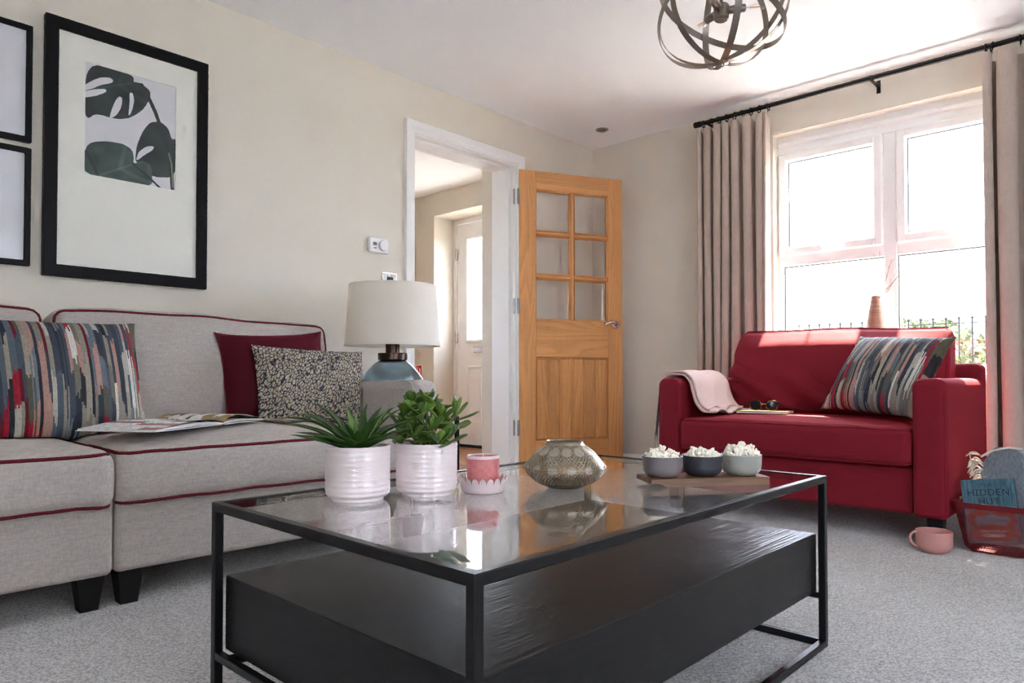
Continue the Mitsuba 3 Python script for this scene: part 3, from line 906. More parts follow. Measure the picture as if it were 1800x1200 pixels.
part(mag, 'cover', xf(join(bx(-0.004, 0.325, -0.003, 0.253, 0, 0.0016), bx(0.335, 0.585, -0.003, 0.253, 0, 0.0016)), MM), M_PAPER)
part(mag, 'page_block', xf(join(*[slab(leaf_sheet(0.328, 0.0, 0.014 - 0.0022 * k, False, lift=0.003 + 0.0005 * (5 - k)), 0.0012) for k in range(1, 6)]), MM), M_PAPER)
part(mag, 'page_block', xf(join(*[slab(leaf_sheet(0.331, 0.58, 0.012 - 0.002 * k, False, lift=0.003 + 0.0004 * (5 - k)), 0.0010) for k in range(1, 5)]), MM), M_PAPER)
for (u0, u1, hg) in ((0.328, 0.0, 0.024), (0.331, 0.58, 0.034)):
    P = leaf_sheet(u0, u1, hg, False, lift=0.006)
    v, f = slab(P, 0.0008)
    uv = np.stack([v[:, 0] / 0.66, v[:, 1] / 0.25], 1)
    part(mag, 'page', xf((v, f), MM), M_PAGE, True, uv)

# ---- side table and lamp in the gap beside the arm
M_GLASSBLUE = mat('smoked_glass', {'type': 'blendbsdf', 'weight': 0.80,
                  'bsdf_0': {'type': 'thindielectric', 'int_ior': 1.9, 'specular_transmittance': rgb(0.60, 0.68, 0.74)},
                  'bsdf_1': two({'type': 'roughconductor', 'alpha': 0.03, 'eta': rgb(0.55, 0.45, 0.38), 'k': rgb(1.5, 1.75, 1.95), 'specular_reflectance': rgb(0.62, 0.74, 0.84)})})
M_BRONZE = mat('bronze', pr((0.085, 0.055, 0.038), 0.3, metallic=0.9, specular=0.5))
M_SHADE = mat('lamp_linen', {'type': 'principledthin', 'base_color': rgb(0.93, 0.885, 0.81), 'roughness': 0.9, 'diff_trans': 0.7, 'spec_trans': 0.0})
st = thing('side_table', 'small black side table under the lamp beside the grey sofa arm', 'side table')
part(st, 'table_top', cham(0.17, 0.612, -2.325, -1.885, 0.425, 0.445, 0.003), M_BLACK)
for x in (0.18, 0.602):
    for y in (-2.315, -1.895):
        part(st, 'leg', cham(x - 0.009, x + 0.009, y - 0.009, y + 0.009, 0.0, 0.426, 0.002), M_BLACKMETAL)
part(st, 'stretcher', join(bx(0.18, 0.602, -2.321, -2.309, 0.02, 0.032), bx(0.18, 0.602, -1.901, -1.889, 0.02, 0.032)), M_BLACKMETAL)
lamp = thing('table_lamp', 'table lamp with smoked blue glass body and wide cream drum shade beside the doorway', 'lamp')
LP = np.array([0.400, -2.125, 0.445])
gp = [(0.0, 0.003), (0.075, 0.0), (0.105, 0.006), (0.145, 0.035), (0.166, 0.075), (0.170, 0.105), (0.162, 0.140), (0.145, 0.178), (0.122, 0.212), (0.098, 0.240), (0.078, 0.258), (0.060, 0.268), (0.048, 0.271)]
t_ = np.linspace(0, 1, len(gp))
ts = np.linspace(0, 1, 60)
from scipy.interpolate import PchipInterpolator
gp2 = np.stack([PchipInterpolator(t_, [a[0] for a in gp])(ts), PchipInterpolator(t_, [a[1] for a in gp])(ts)], 1)
part(lamp, 'base', xf(lathe(gp2, 72), tr(*LP)), M_GLASSBLUE, True)
part(lamp, 'collar', xf(lathe([(0.0, 0.270), (0.066, 0.270), (0.069, 0.273), (0.069, 0.300), (0.066, 0.303), (0.033, 0.303), (0.033, 0.345), (0.0, 0.345)], 48), tr(*LP)), M_BRONZE, 30)
part(lamp, 'rod', xf(lathe([(0.0, 0.34), (0.008, 0.34), (0.008, 0.50), (0.0, 0.50)], 16), tr(*LP)), M_BRONZE, 30)
sh = lathe([(0.226, 0.338), (0.2045, 0.622), (0.2030, 0.622), (0.2245, 0.338)], 72, close=True)
part(lamp, 'shade', xf(sh, tr(*LP)), M_SHADE, 40)
part(lamp, 'shade_ring', xf(join(lathe([(0.2275, 0.336), (0.2275, 0.344), (0.2235, 0.344), (0.2235, 0.336)], 72, close=True), lathe([(0.2060, 0.616), (0.2060, 0.624), (0.2020, 0.624), (0.2020, 0.616)], 72, close=True),
                                 *[tube([(0.008 * math.cos(a), 0.008 * math.sin(a), 0.48), (0.203 * math.cos(a), 0.203 * math.sin(a), 0.60)], 0.002, 6) for a in (0.3, 2.4, 4.5)]), tr(*LP)), M_SHADE, 40)
bulb0 = lathe([(0.0, 0.0), (0.010, 0.0), (0.012, 0.012), (0.026, 0.040), (0.030, 0.058), (0.024, 0.080), (0.010, 0.092), (0.0, 0.095)], 24)

# ---- pictures
M_FRAME = mat('frame_black', pr((0.0035, 0.0035, 0.004), 0.45, specular=0.16))
M_MOUNT = mat('mount_board', pr((0.76, 0.75, 0.69), 0.8, specular=0.1))
M_PRINTBG = mat('print_grey', pr((0.62, 0.61, 0.64), 0.6))


M_COATED = mat('coated_glass', {'type': 'thindielectric', 'int_ior': 1.24})


def picture(label, y0, y1, z0, z1, w, d=0.028):
    k = thing('picture_frame', label, 'picture')
    o = [cham(0.001, d, y0, y0 + w, z0, z1, 0.002), cham(0.001, d, y1 - w, y1, z0, z1, 0.002), cham(0.001, d, y0 + w * .7, y1 - w * .7, z0, z0 + w, 0.002), cham(0.001, d, y0 + w * .7, y1 - w * .7, z1 - w, z1, 0.002)]
    part(k, 'frame', join(*o), M_FRAME)
    gx = d - 0.006
    part(k, 'glazing', VF([[gx, y0 + w * .8, z0 + w * .8], [gx, y1 - w * .8, z0 + w * .8], [gx, y1 - w * .8, z1 - w * .8], [gx, y0 + w * .8, z1 - w * .8]], [[0, 1, 2, 3]]), M_COATED)
    return k


fr = picture('large black framed monstera leaf print above the grey sofa', -3.467, -2.852, 1.018, 2.012, 0.045, 0.03)
PY_0, PY_1, PZ_0, PZ_1 = -3.329, -2.985, 1.430, 1.871
mnt = Polygon([(-3.43, 1.05), (-2.885, 1.05), (-2.885, 1.975), (-3.43, 1.975)]).difference(sbox(PY_0, PZ_0, PY_1, PZ_1))
YZX = np.array([[0, 0, 1, 0], [1, 0, 0, 0], [0, 1, 0, 0], [0, 0, 0, 1.0]])
part(fr, 'mount', extrude(mnt, 0.002, tr(0.016, 0, 0) @ YZX), M_MOUNT)


def soft(pts, n=2):
    """Corner-cutting: rounds a closed outline."""
    p = np.array(pts, float)
    for _ in range(n):
        q = np.roll(p, -1, 0)
        p = np.stack([0.78 * p + 0.22 * q, 0.22 * p + 0.78 * q], 1).reshape(-1, 2)
    return Polygon(p)


leaf1 = soft([(-3.3285, 1.8185), (-3.303, 1.8693), (-3.234, 1.8793), (-3.1515, 1.8688), (-3.1551, 1.8413), (-3.1177, 1.8442), (-3.0875, 1.8265), (-3.0892, 1.7937), (-3.1167, 1.7378), (-3.1654, 1.6927), (-3.2037, 1.6772), (-3.2413, 1.6743), (-3.2691, 1.6771), (-3.2964, 1.6727), (-3.3187, 1.6463), (-3.335, 1.6794)])
for hole in ([(-3.34, 1.7681), (-3.3068, 1.8019), (-3.2706, 1.8285), (-3.2335, 1.8349), (-3.2305, 1.8182), (-3.2703, 1.7998), (-3.3065, 1.7715), (-3.34, 1.752)],
             [(-3.34, 1.7479), (-3.2974, 1.7712), (-3.2563, 1.7845), (-3.2534, 1.7751), (-3.2881, 1.7494), (-3.34, 1.7258)],
             [(-3.2413, 1.6753), (-3.2278, 1.7277), (-3.2093, 1.7694), (-3.195, 1.7683), (-3.1994, 1.7253), (-3.218, 1.6889), (-3.2357, 1.6748)],
             [(-3.1722, 1.6961), (-3.166, 1.7557), (-3.1683, 1.7951), (-3.1567, 1.7985), (-3.1506, 1.7707), (-3.158, 1.7263)]):
    leaf1 = leaf1.difference(soft(hole).buffer(0.001))
leaf2 = soft([(-3.1443, 1.5239), (-3.14, 1.583), (-3.116, 1.6527), (-3.0863, 1.6978), (-3.0457, 1.7086), (-3.0144, 1.6896), (-3.0014, 1.6436), (-2.98, 1.6533), (-2.98, 1.4866), (-3.0741, 1.4677), (-3.1045, 1.4955), (-3.1344, 1.5155)])
leaf2 = leaf2.difference(soft([(-3.1414, 1.5277), (-3.13, 1.5642), (-3.1004, 1.5925), (-3.0703, 1.5998), (-3.0752, 1.5824), (-3.11, 1.5529), (-3.1345, 1.5261)]))
leaf3 = soft([(-3.3265, 1.5333), (-3.3043, 1.5609), (-3.2496, 1.5773), (-3.1932, 1.5807), (-3.1594, 1.5679), (-3.1493, 1.5386), (-3.152, 1.5064), (-3.1148, 1.5305), (-3.0847, 1.5212), (-3.0773, 1.4799), (-3.0789, 1.42), (-3.34, 1.42)])
clipr = sbox(PY_0, PZ_0, PY_1, PZ_1)


def leaf_ink(a, b, cy, cz, ang):
    ca, sa = math.cos(ang), math.sin(ang)

    def fn(p, n, uv):
        u, v = (p.y - cy) * ca + (p.z - cz) * sa, -(p.y - cy) * sa + (p.z - cz) * ca
        s = dr.abs(v) * 0.9 - u
        rib = smoothstep(0.80, 1.0, noise(s * 60, 0.0)) * 0.8 + smoothstep(0.006, 0.001, dr.abs(v)) * 0.8
        return mix(a, b, 0.65 * fbm(p.y * 14, p.z * 14, 1.0, 3) + 0.35 * rib)
    return proc(fn)


M_LEAF1 = mat('print_leaf_dark', pr(leaf_ink((0.004, 0.008, 0.009), (0.040, 0.072, 0.064), -3.155, 1.84, math.radians(25)), 0.6))
M_LEAF2 = mat('print_leaf_light', pr(leaf_ink((0.010, 0.024, 0.021), (0.115, 0.190, 0.150), -3.152, 1.506, math.radians(30)), 0.6))
prt = part(fr, 'print', bx(0.012, 0.0145, PY_0 - 0.01, PY_1 + 0.01, PZ_0 - 0.01, PZ_1 + 0.01), M_PRINTBG)


def sm(pg):
    return pg.intersection(clipr)


part(prt, 'leaf', extrude(sm(leaf1), 0.0003, tr(0.0145, 0, 0) @ YZX), M_LEAF1)
part(prt, 'leaf', extrude(sm(leaf2), 0.0003, tr(0.0146, 0, 0) @ YZX), M_LEAF1)
part(prt, 'leaf', extrude(sm(leaf3), 0.0003, tr(0.0148, 0, 0) @ YZX), M_LEAF2)
M_STEM1 = mat('print_stem', pr((0.018, 0.024, 0.024), 0.6))
M_STEM2 = mat('print_stem_light', pr((0.13, 0.19, 0.12), 0.6))
s1 = LineString([(-3.0974, 1.8021), (-3.0665, 1.7409), (-3.0296, 1.6421), (-3.0049, 1.5607), (-2.9953, 1.43)]).buffer(0.0075, cap_style=2)
part(prt, 'stem', extrude(unary_union([s1.intersection(clipr), LineString([(-3.1551, 1.8413), (-3.12, 1.845), (-3.0974, 1.8021)]).buffer(0.004)]), 0.0003, tr(0.0151, 0, 0) @ YZX), M_STEM1)
part(prt, 'stem', extrude(LineString([(-3.013, 1.585), (-3.001, 1.54), (-2.994, 1.44)]).buffer(0.003, cap_style=2).intersection(clipr), 0.0003, tr(0.0153, 0, 0) @ YZX), M_STEM2)
part(prt, 'stem', extrude(unary_union([LineString([(-3.152, 1.5064), (-3.1043, 1.4742), (-3.045, 1.428)]).buffer(0.004), LineString([(-3.3263, 1.5182), (-3.2989, 1.4739), (-3.2822, 1.4348)]).buffer(0.005)]).intersection(clipr), 0.0003, tr(0.0152, 0, 0) @ YZX), M_STEM1)
for nm, z0, z1 in (('upper of the two black framed prints at the left of the large leaf print', 1.506, 1.943), ('lower of the two black framed prints at the left of the large leaf print', 1.046, 1.484)):
    k = picture(nm, -3.92, -3.506, z0, z1, 0.020, 0.026)
    part(k, 'mount', bx(0.014, 0.016, -3.915, -3.512, z0 + 0.005, z1 - 0.005), mat('mount_blueish', pr((0.64, 0.64, 0.68), 0.7)) if z0 > 1.3 else 'mat_mount_blueish')

# ---- wall controls
tk = thing('thermostat', 'white room thermostat with round dial on the wall left of the doorway', 'thermostat')
part(tk, 'body', cham(0.0, 0.026, -1.995, -1.868, 1.296, 1.378, 0.006), M_GREYPLASTIC, 30)
part(tk, 'dial', xf(lathe([(0.0, 0.0), (0.029, 0.0), (0.029, 0.010), (0.026, 0.014), (0.0, 0.015)], 36), frame_M([0.026, -1.908, 1.338], [0, 1, 0], [0, 0, 1], [1, 0, 0])), M_GREYPLASTIC, 30)
part(tk, 'display', bx(0.0255, 0.0265, -1.972, -1.948, 1.335, 1.352), M_SCREEN)
part(tk, 'marking', bx(0.0255, 0.0264, -1.966, -1.950, 1.318, 1.323), M_INK)
sk = thing('light_switch', 'silver edged light switch with a black rocker half hidden by the lamp shade', 'light switch')
part(sk, 'plate', cham(0.0, 0.010, -1.892, -1.806, 1.112, 1.198, 0.002), M_WHITE_INK)
part(sk, 'edge', join(bx(0.0, 0.006, -1.895, -1.803, 1.198, 1.201), bx(0.0, 0.006, -1.895, -1.803, 1.109, 1.112), bx(0.0, 0.006, -1.895, -1.892, 1.109, 1.201), bx(0.0, 0.006, -1.806, -1.803, 1.109, 1.201)), M_CHROME)
part(sk, 'rocker', cham(0.009, 0.0135, -1.870, -1.828, 1.148, 1.178, 0.002), M_INK)
part(sk, 'marking', join(bx(0.0098, 0.0105, -1.868, -1.856, 1.182, 1.187), bx(0.0098, 0.0105, -1.846, -1.834, 1.182, 1.187)), M_SCREEN)
sg = thing('fire_sign', 'small red and white fire extinguisher sign on the hall wall beside the front door', 'sign')
part(sg, 'plate', bx(-2.045, -1.955, -0.003, -0.0005, 0.585, 0.745), M_WHITE_INK)
part(sg, 'panel', bx(-2.040, -1.960, -0.0040, -0.003, 0.650, 0.740), M_RED_INK)
part(sg, 'symbol', join(bx(-2.030, -2.015, -0.0046, -0.004, 0.660, 0.705), bx(-2.028, -2.012, -0.0046, -0.004, 0.710, 0.722), bx(-1.998, -1.972, -0.0046, -0.004, 0.665, 0.675), bx(-1.992, -1.978, -0.0046, -0.004, 0.675, 0.715)), M_WHITE_INK)
part(sg, 'caption', join(bx(-2.038, -1.962, -0.0040, -0.003, 0.636, 0.645), ), M_RED_INK)
part(sg, 'text_block', join(*[bx(-2.036, -1.966, -0.0040, -0.003, z, z + 0.004) for z in (0.62, 0.61, 0.60)]), M_SCREEN)
# ------------------------------------------------------------------ coffee table and what stands on it
GT = 0.401
TX0, TX1, TY0, TY1 = 1.803, 2.512, -3.605, -2.452
ct = thing('coffee_table', 'black framed coffee table with clear glass top over a black oak box', 'coffee table')
w = 0.0165


def blackoak(p, n, uv):
    return noise(p.x * 420, p.y * 9, p.z * 420) * 0.7 + 0.3 * noise(p.x * 140, p.y * 5, p.z * 140)


M_BLACKOAK = mat('black_oak', pr(proc(lambda p, n, uv: mi.Color3f(0.0040, 0.0040, 0.0044) * (0.55 + 0.9 * blackoak(p, n, uv))), 0.36, proc(blackoak, eps=1.2e-3), 0.0014, specular=0.38))
part(ct, 'top_frame', join(cham(TX0, TX0 + w, TY0, TY1, GT - w, GT, 0.0015), cham(TX1 - w, TX1, TY0, TY1, GT - w, GT, 0.0015), cham(TX0 + w * .6, TX1 - w * .6, TY0, TY0 + w, GT - w, GT, 0.0015), cham(TX0 + w * .6, TX1 - w * .6, TY1 - w, TY1, GT - w, GT, 0.0015)), M_BLACKMETAL)
for x in (TX0, TX1 - w):
    for y in (TY0, TY1 - w):
        part(ct, 'leg', cham(x, x + w, y, y + w, 0.004, GT - w * .5, 0.0015), M_BLACKMETAL)
part(ct, 'base_frame', join(cham(TX0, TX0 + w, TY0, TY1, 0.0, w, 0.0015), cham(TX1 - w, TX1, TY0, TY1, 0.0, w, 0.0015), cham(TX0 + w * .6, TX1 - w * .6, TY0, TY0 + w, 0.0, w, 0.0015), cham(TX0 + w * .6, TX1 - w * .6, TY1 - w, TY1, 0.0, w, 0.0015)), M_BLACKMETAL)
BZ0, BZ1 = 0.128, 0.265
for y in (TY0, TY1 - w):
    part(ct, 'support_bar', cham(TX0 + w * .5, TX1 - w * .5, y + 0.001, y + w - 0.001, BZ0 - 0.016, BZ0 - 0.002, 0.001), M_BLACKMETAL)
for x in (TX0 + 0.05, TX1 - 0.05 - w):
    part(ct, 'support_bar', cham(x, x + w, TY0 + 0.004, TY1 - 0.004, BZ0 - 0.015, BZ0, 0.001), M_BLACKMETAL)
part(ct, 'box', cham(TX0 + 0.018, TX1 - 0.0195, TY0 + 0.0195, TY1 - 0.0185, BZ0, BZ1, 0.0018), M_BLACKOAK)
gx0, gx1, gy0, gy1 = TX0 + w - 0.001, TX1 - w + 0.001, TY0 + w - 0.001, TY1 - w + 0.001
M_TOPGLASS = mat('table_glass', {'type': 'thindielectric', 'int_ior': 2.4, 'specular_transmittance': rgb(0.84, 0.88, 0.865)})
part(ct, 'glass_top', VF([[gx0, gy0, GT - 0.002], [gx1, gy0, GT - 0.002], [gx1, gy1, GT - 0.002], [gx0, gy1, GT - 0.002]], [[0, 1, 2, 3]]), M_TOPGLASS)
part(ct, 'glass_rest', join(*[bx(x - 0.006, x + 0.006, y - 0.006, y + 0.006, GT - 0.012, GT - 0.0045) for x in (gx0 + .004, gx1 - .004) for y in (gy0 + .004, gy1 - .004)]), M_BLACKMETAL)
GS = GT - 0.0018

# ---- ribbed pale pink pots and succulents
M_GLAZE = mat('pink_glaze', pr((0.70, 0.60, 0.595), 0.09, specular=0.5, clearcoat=1.0, clearcoat_gloss=0.99))
M_SOIL = mat('potting_soil', pr(proc(lambda p, n, uv: mi.Color3f(0.035, 0.024, 0.016) * (0.5 + noise(p.x * 400, p.y * 400, p.z * 400))), 0.95))


def pot_profile(R, h):
    out = [(0.0, 0.0), (0.78 * R, 0.0), (0.80 * R, 0.002), (0.80 * R, 0.006), (0.90 * R, 0.0075)]
    for t in np.linspace(0, 1, 90):
        z = 0.010 + t * (h - 0.016)
        rib = 0.0005 * (math.sin(math.pi * t * 8.5 + 0.3) ** 2 - 0.5)
        out.append((R * (0.94 + 0.055 * min(1, t * 9) ** 0.5 + 0.005 * t) + rib + 0.0004 * math.sin(57 * t), z))
    out += [(R + 0.0004, h - 0.002), (R - 0.0012, h), (R - 0.004, h - 0.001), (R - 0.005, h - 0.006), (R - 0.006, h * 0.80), (0.0, h * 0.80)]
    return out


def leafgreen(dark, light):
    def fn(p, n, uv):
        g = fbm(p.x * 60, p.y * 60, p.z * 60, 3)
        rib = smoothstep(0.16, 0.0, dr.abs(uv.y - 0.5))
        edge = smoothstep(0.40, 0.5, dr.abs(uv.y - 0.5))
        c = mix(dark, light, dr.clip(0.25 + 0.5 * g + 0.25 * rib, 0, 1))
        return mix(c, mi.Color3f(light) * 1.3, edge * 0.5)
    return proc(fn)


M_ALOE = mat('aloe_green', pr(leafgreen((0.010, 0.030, 0.008), (0.048, 0.100, 0.020)), 0.33, specular=0.5, both=True))
M_ALOE2 = mat('aloe_green_light', pr(leafgreen((0.045, 0.100, 0.020), (0.16, 0.26, 0.055)), 0.33, specular=0.5))
M_JADE = mat('jade_green', pr(leafgreen((0.016, 0.046, 0.009), (0.080, 0.150, 0.026)), 0.28, specular=0.5))
M_JADE2 = mat('jade_green_light', pr(leafgreen((0.040, 0.095, 0.014), (0.16, 0.26, 0.045)), 0.28, specular=0.5))
M_STEM = mat('plant_stem', pr((0.13, 0.14, 0.045), 0.6))


def blade(p0, az, el, L, W, droop, twist=0.0, n=11, thick=0.0026):
    """Pointed succulent leaf from p0: heading az, rising at el (radians), bending down by droop over its length."""
    s = np.linspace(0, 1, n)
    h = np.array([math.cos(az), math.sin(az), 0])
    side = np.array([-math.sin(az), math.cos(az), 0])
    e = el - droop * s ** 1.3
    ds = L / (n - 1)
    p = [np.array(p0, float)]
    for i in range(1, n):
        p.append(p[-1] + ds * (h * math.cos(e[i]) + np.array([0, 0, math.sin(e[i])])))
    p = np.array(p)
    wd = W * (np.clip(1 - s, 0, 1) ** 0.75) * (0.72 + 0.9 * s * (1 - s))
    nrm = np.array([-h * math.sin(e[i]) + np.array([0, 0, math.cos(e[i])]) for i in range(n)])
    vs, uvs = [], []
    m = 10
    ang = np.linspace(0, 2 * np.pi, m, endpoint=False)
    for i in range(n):
        ct_, st_ = math.cos(twist * s[i]), math.sin(twist * s[i])
        sd, nn = side * ct_ + nrm[i] * st_, nrm[i] * ct_ - side * st_
        tk = thick * (1 - 0.75 * s[i]) * min(1, wd[i] / (0.3 * W) + 0.05)
        for a in ang:
            c, q = math.cos(a), math.sin(a)
            fold = 0.34 * wd[i] * abs(c) ** 1.4           # channelled upper face
            vs.append(p[i] + sd * wd[i] / 2 * c + nn * (tk * q + fold * 0.7))
            uvs.append((s[i], 0.5 + 0.5 * c * 0.98))
    f = []
    for i in range(n - 1):
        for j in range(m):
            j2 = (j + 1) % m
            f.append([i * m + j, i * m + j2, (i + 1) * m + j2, (i + 1) * m + j])
    f = VF(vs, f)[1]
    return np.array(vs), f, np.array(uvs)


def spoon(p0, az, el, L, W, roll=0.0, n=9):
    """Fleshy obovate leaf."""
    s = np.linspace(0, 1, n)
    h = np.array([math.cos(az), math.sin(az), 0])
    side = np.array([-math.sin(az), math.cos(az), 0])
    d = h * math.cos(el) + np.array([0, 0, math.sin(el)])
    nn = -h * math.sin(el) + np.array([0, 0, math.cos(el)])
    side, nn = side * math.cos(roll) + nn * math.sin(roll), nn * math.cos(roll) - side * math.sin(roll)
    wd = 1.25 * W * np.sqrt(np.clip(np.sin(np.pi * s ** 1.35), 0, 1)) * (0.45 + 0.55 * s) + W * 0.10 * (1 - s)
    wd[-1] = 0.0005
    m = 10
    vs, uvs = [], []
    for i in range(n):
        tk = 0.0022 * (0.5 + 0.5 * math.sin(math.pi * min(0.98, s[i] * 0.9 + 0.05)))
        tk = min(tk, wd[i] * 0.5)
        for a in np.linspace(0, 2 * np.pi, m, endpoint=False):
            c, q = math.cos(a), math.sin(a)
            vs.append(np.array(p0) + d * L * s[i] + side * wd[i] / 2 * c + nn * (tk * q + 0.10 * L * s[i] ** 2 + 0.09 * wd[i] * c * c))
            uvs.append((s[i], 0.5 + 0.49 * c))
    f = []
    for i in range(n - 1):
        for j in range(m):
            j2 = (j + 1) % m
            f.append([i * m + j, i * m + j2, (i + 1) * m + j2, (i + 1) * m + j])
    return np.array(vs), VF(vs, f)[1], np.array(uvs)


RV = np.array([math.cos(YAW), math.sin(YAW)])     # directions of the photographer's right and forward, for posing plants
R_AZ = YAW


def rimg(deg):
    """Heading: 0 = to the right as seen from the sofa side of the table, 90 = away."""
    return R_AZ + math.radians(deg)


P1, P2 = np.array([1.965, -3.393, GS]), np.array([2.015, -3.263, GS])
pp = thing('potted_aloe', 'dark pointed aloe in the pale pink ribbed pot nearest the grey sofa cushions', 'potted plant')
part(pp, 'pot', xf(lathe(pot_profile(0.0615, 0.104), 72), tr(*P1)), M_GLAZE, 30)
part(pp, 'soil', xf(lathe([(0.0, 0.092), (0.054, 0.090), (0.056, 0.084), (0.0, 0.083)], 32), tr(*P1)), M_SOIL, 30)
rs = np.random.RandomState(4)
aloe_pts = [P1 + 0.066 * np.array([[math.cos(t), math.sin(t), 0.104 / 0.066]]) for t in np.linspace(0, 6.28, 90)]
base = P1 + np.array([0, 0, 0.094])
spec = [  # heading (0 right, 90 away, 180 left), elevation deg, length, width, droop deg
    (180, 38, 0.128, 0.017, 55), (186, 26, 0.125, 0.017, 40), (176, 14, 0.100, 0.020, 22), (195, 8, 0.095, 0.022, 10), (168, 48, 0.110, 0.018, 60),
    (140, 66, 0.072, 0.018, 20), (115, 74, 0.060, 0.014, 10), (205, 30, 0.060, 0.020, 40), (235, 22, 0.045, 0.021, 26), (255, 35, 0.048, 0.020, 30),
    (20, 52, 0.115, 0.017, 55), (8, 42, 0.125, 0.018, 55), (0, 34, 0.110, 0.018, 40), (350, 24, 0.095, 0.020, 30), (338, 14, 0.080, 0.021, 14),
    (30, 66, 0.075, 0.015, 30), (60, 60, 0.085, 0.016, 40), (90, 50, 0.080, 0.017, 40), (320, 30, 0.055, 0.020, 30), (300, 24, 0.045, 0.021, 28),
    (278, 46, 0.050, 0.018, 30), (150, 30, 0.105, 0.018, 30), (45, 34, 0.110, 0.018, 40), (12, 60, 0.085, 0.014, 30), (270, 66, 0.050, 0.013, 14), (215, 52, 0.062, 0.016, 34)]
spec += [(190, 62, 0.085, 0.019, 34), (172, 58, 0.100, 0.018, 46), (15, 58, 0.105, 0.019, 48), (35, 56, 0.090, 0.018, 40), (240, 58, 0.060, 0.019, 26), (310, 54, 0.070, 0.019, 34), (125, 60, 0.080, 0.018, 30), (75, 72, 0.078, 0.016, 20)]
for i, (hd, el, L, W, dp) in enumerate(spec):
    a = rimg(hd + rs.uniform(-5, 5))
    q = base + np.array([math.cos(a), math.sin(a), 0]) * rs.uniform(0.006, 0.018)
    tw_ = rs.uniform(-0.5, 0.5)
    for shrink in (1.0, 0.88, 0.76, 0.66, 0.56, 0.46):
        v, f, uv = blade(q, a, math.radians(min(82, el + 13)), L * 1.22 * shrink, W * 1.85, math.radians(dp), tw_)
        dj = np.hypot(*(v[:, :2] - P2[:2]).T)
        if not ((dj < 0.068) & (v[:, 2] < P2[2] + 0.115)).any() and not (np.linalg.norm(v - (P2 + [0, 0, 0.15]), axis=1) < 0.058).any():
            break
    aloe_pts.append(v)
    part(pp, 'leaf', (v, f), M_ALOE2 if i in (5, 6, 15, 23, 24) else M_ALOE, True, uv)

pj = thing('potted_jade', 'bushy green jade plant in the pale pink ribbed pot next to the candle', 'potted plant')
part(pj, 'pot', xf(lathe(pot_profile(0.0615, 0.104), 72), tr(*P2)), M_GLAZE, 30)
part(pj, 'soil', xf(lathe([(0.0, 0.092), (0.054, 0.090), (0.056, 0.084), (0.0, 0.083)], 32), tr(*P2)), M_SOIL, 30)
base = P2 + np.array([0, 0, 0.090])
FWD2 = np.array([-math.sin(YAW), math.cos(YAW), 0])
R3 = np.array([math.cos(YAW), math.sin(YAW), 0])


def rel(a, b, c):
    return base + R3 * a + FWD2 * b + np.array([0, 0, c])


from scipy.spatial import cKDTree
ALOE = cKDTree(np.vstack(aloe_pts))
tips = [(-0.046, -0.010, 0.072), (-0.030, 0.020, 0.090), (-0.008, -0.022, 0.074), (0.010, 0.014, 0.088), (0.030, -0.012, 0.064), (0.058, 0.004, 0.070), (-0.040, -0.030, 0.036),
        (0.012, -0.040, 0.044), (0.046, 0.028, 0.050), (-0.016, 0.040, 0.070), (0.048, -0.034, 0.028), (-0.020, -0.046, 0.030), (-0.055, 0.018, 0.050), (0.024, 0.044, 0.062), (-0.034, 0.046, 0.040), (0.030, -0.050, 0.020), (0.000, 0.000, 0.096), (-0.052, -0.020, 0.020)]
for ti, (a, b, c) in enumerate(tips):
    top = rel(a, b, c)
    root = rel(a * 0.25, b * 0.25, 0.0)
    mid = (root + top) / 2 + np.array([0, 0, 0.008])
    part(pj, 'stem', tube([root, mid, top], [0.0034, 0.0028, 0.0020], 7), M_STEM, True)
    long_leaf = ti == 5
    for q in range(7 if long_leaf else 6):
        az = rimg(360 * q * 0.38 + 70 * ti + rs.uniform(-20, 20))
        lev = q // 2
        el = math.radians((8, 34, 62, 70)[min(lev, 3)] + rs.uniform(-12, 12) + (8 if long_leaf else 0))
        L = (0.034, 0.031, 0.023, 0.016)[min(lev, 3)] * rs.uniform(0.85, 1.15) * (1.25 if long_leaf else 1.0)
        W = L * (0.30 if long_leaf else rs.uniform(0.58, 0.74))
        o = top - np.array([0, 0, (0.012, 0.005, 0.0, 0.0)[min(lev, 3)]])
        v, f, uv = spoon(o, az, el, L * 1.22, W * 1.12, rs.uniform(-0.5, 0.5))
        if ALOE.query(v)[0].min() < 0.0045:
            continue
        part(pj, 'leaf', (v, f), M_JADE2 if rs.rand() < 0.35 else M_JADE, True, uv)

# ---- candle on a scalloped dish
M_DISH = mat('pink_enamel', pr((0.60, 0.475, 0.47), 0.22, specular=0.5))
DC = np.array([2.077, -3.165, GS])
cd = thing('candle_dish', 'pale pink metal dish with a scalloped rim under the pillar candle', 'dish')
n, rows = 180, 7
a = np.linspace(0, 2 * np.pi, n, endpoint=False)
scal = 0.0190 + 0.0130 * np.abs(np.sin(a * 20 / 2)) ** 0.55
R0, R1 = 0.0415, 0.0515
outer, inner = [], []
for i in range(rows):
    t = i / (rows - 1)
    z = 0.002 + t * (scal - 0.002)
    r = R0 + (R1 - R0) * (z / 0.031) ** 0.8
    outer.append(np.stack([r * np.cos(a), r * np.sin(a), z], 1))
    inner.append(np.stack([(r - 0.0012) * np.cos(a), (r - 0.0012) * np.sin(a), z + (0.0015 if i == 0 else 0)], 1))
v = np.vstack([*outer, *inner[::-1], [[0, 0, 0.0035]], [[0, 0, 0.0]], np.stack([R0 * .96 * np.cos(a), R0 * .96 * np.sin(a), a * 0], 1)])
f = []
for i in range(2 * rows - 1):
    for j in range(n):
        j2 = (j + 1) % n
        f.append([i * n + j, i * n + j2, (i + 1) * n + j2, (i + 1) * n + j])
L_ = (2 * rows - 1) * n
c0 = 2 * rows * n
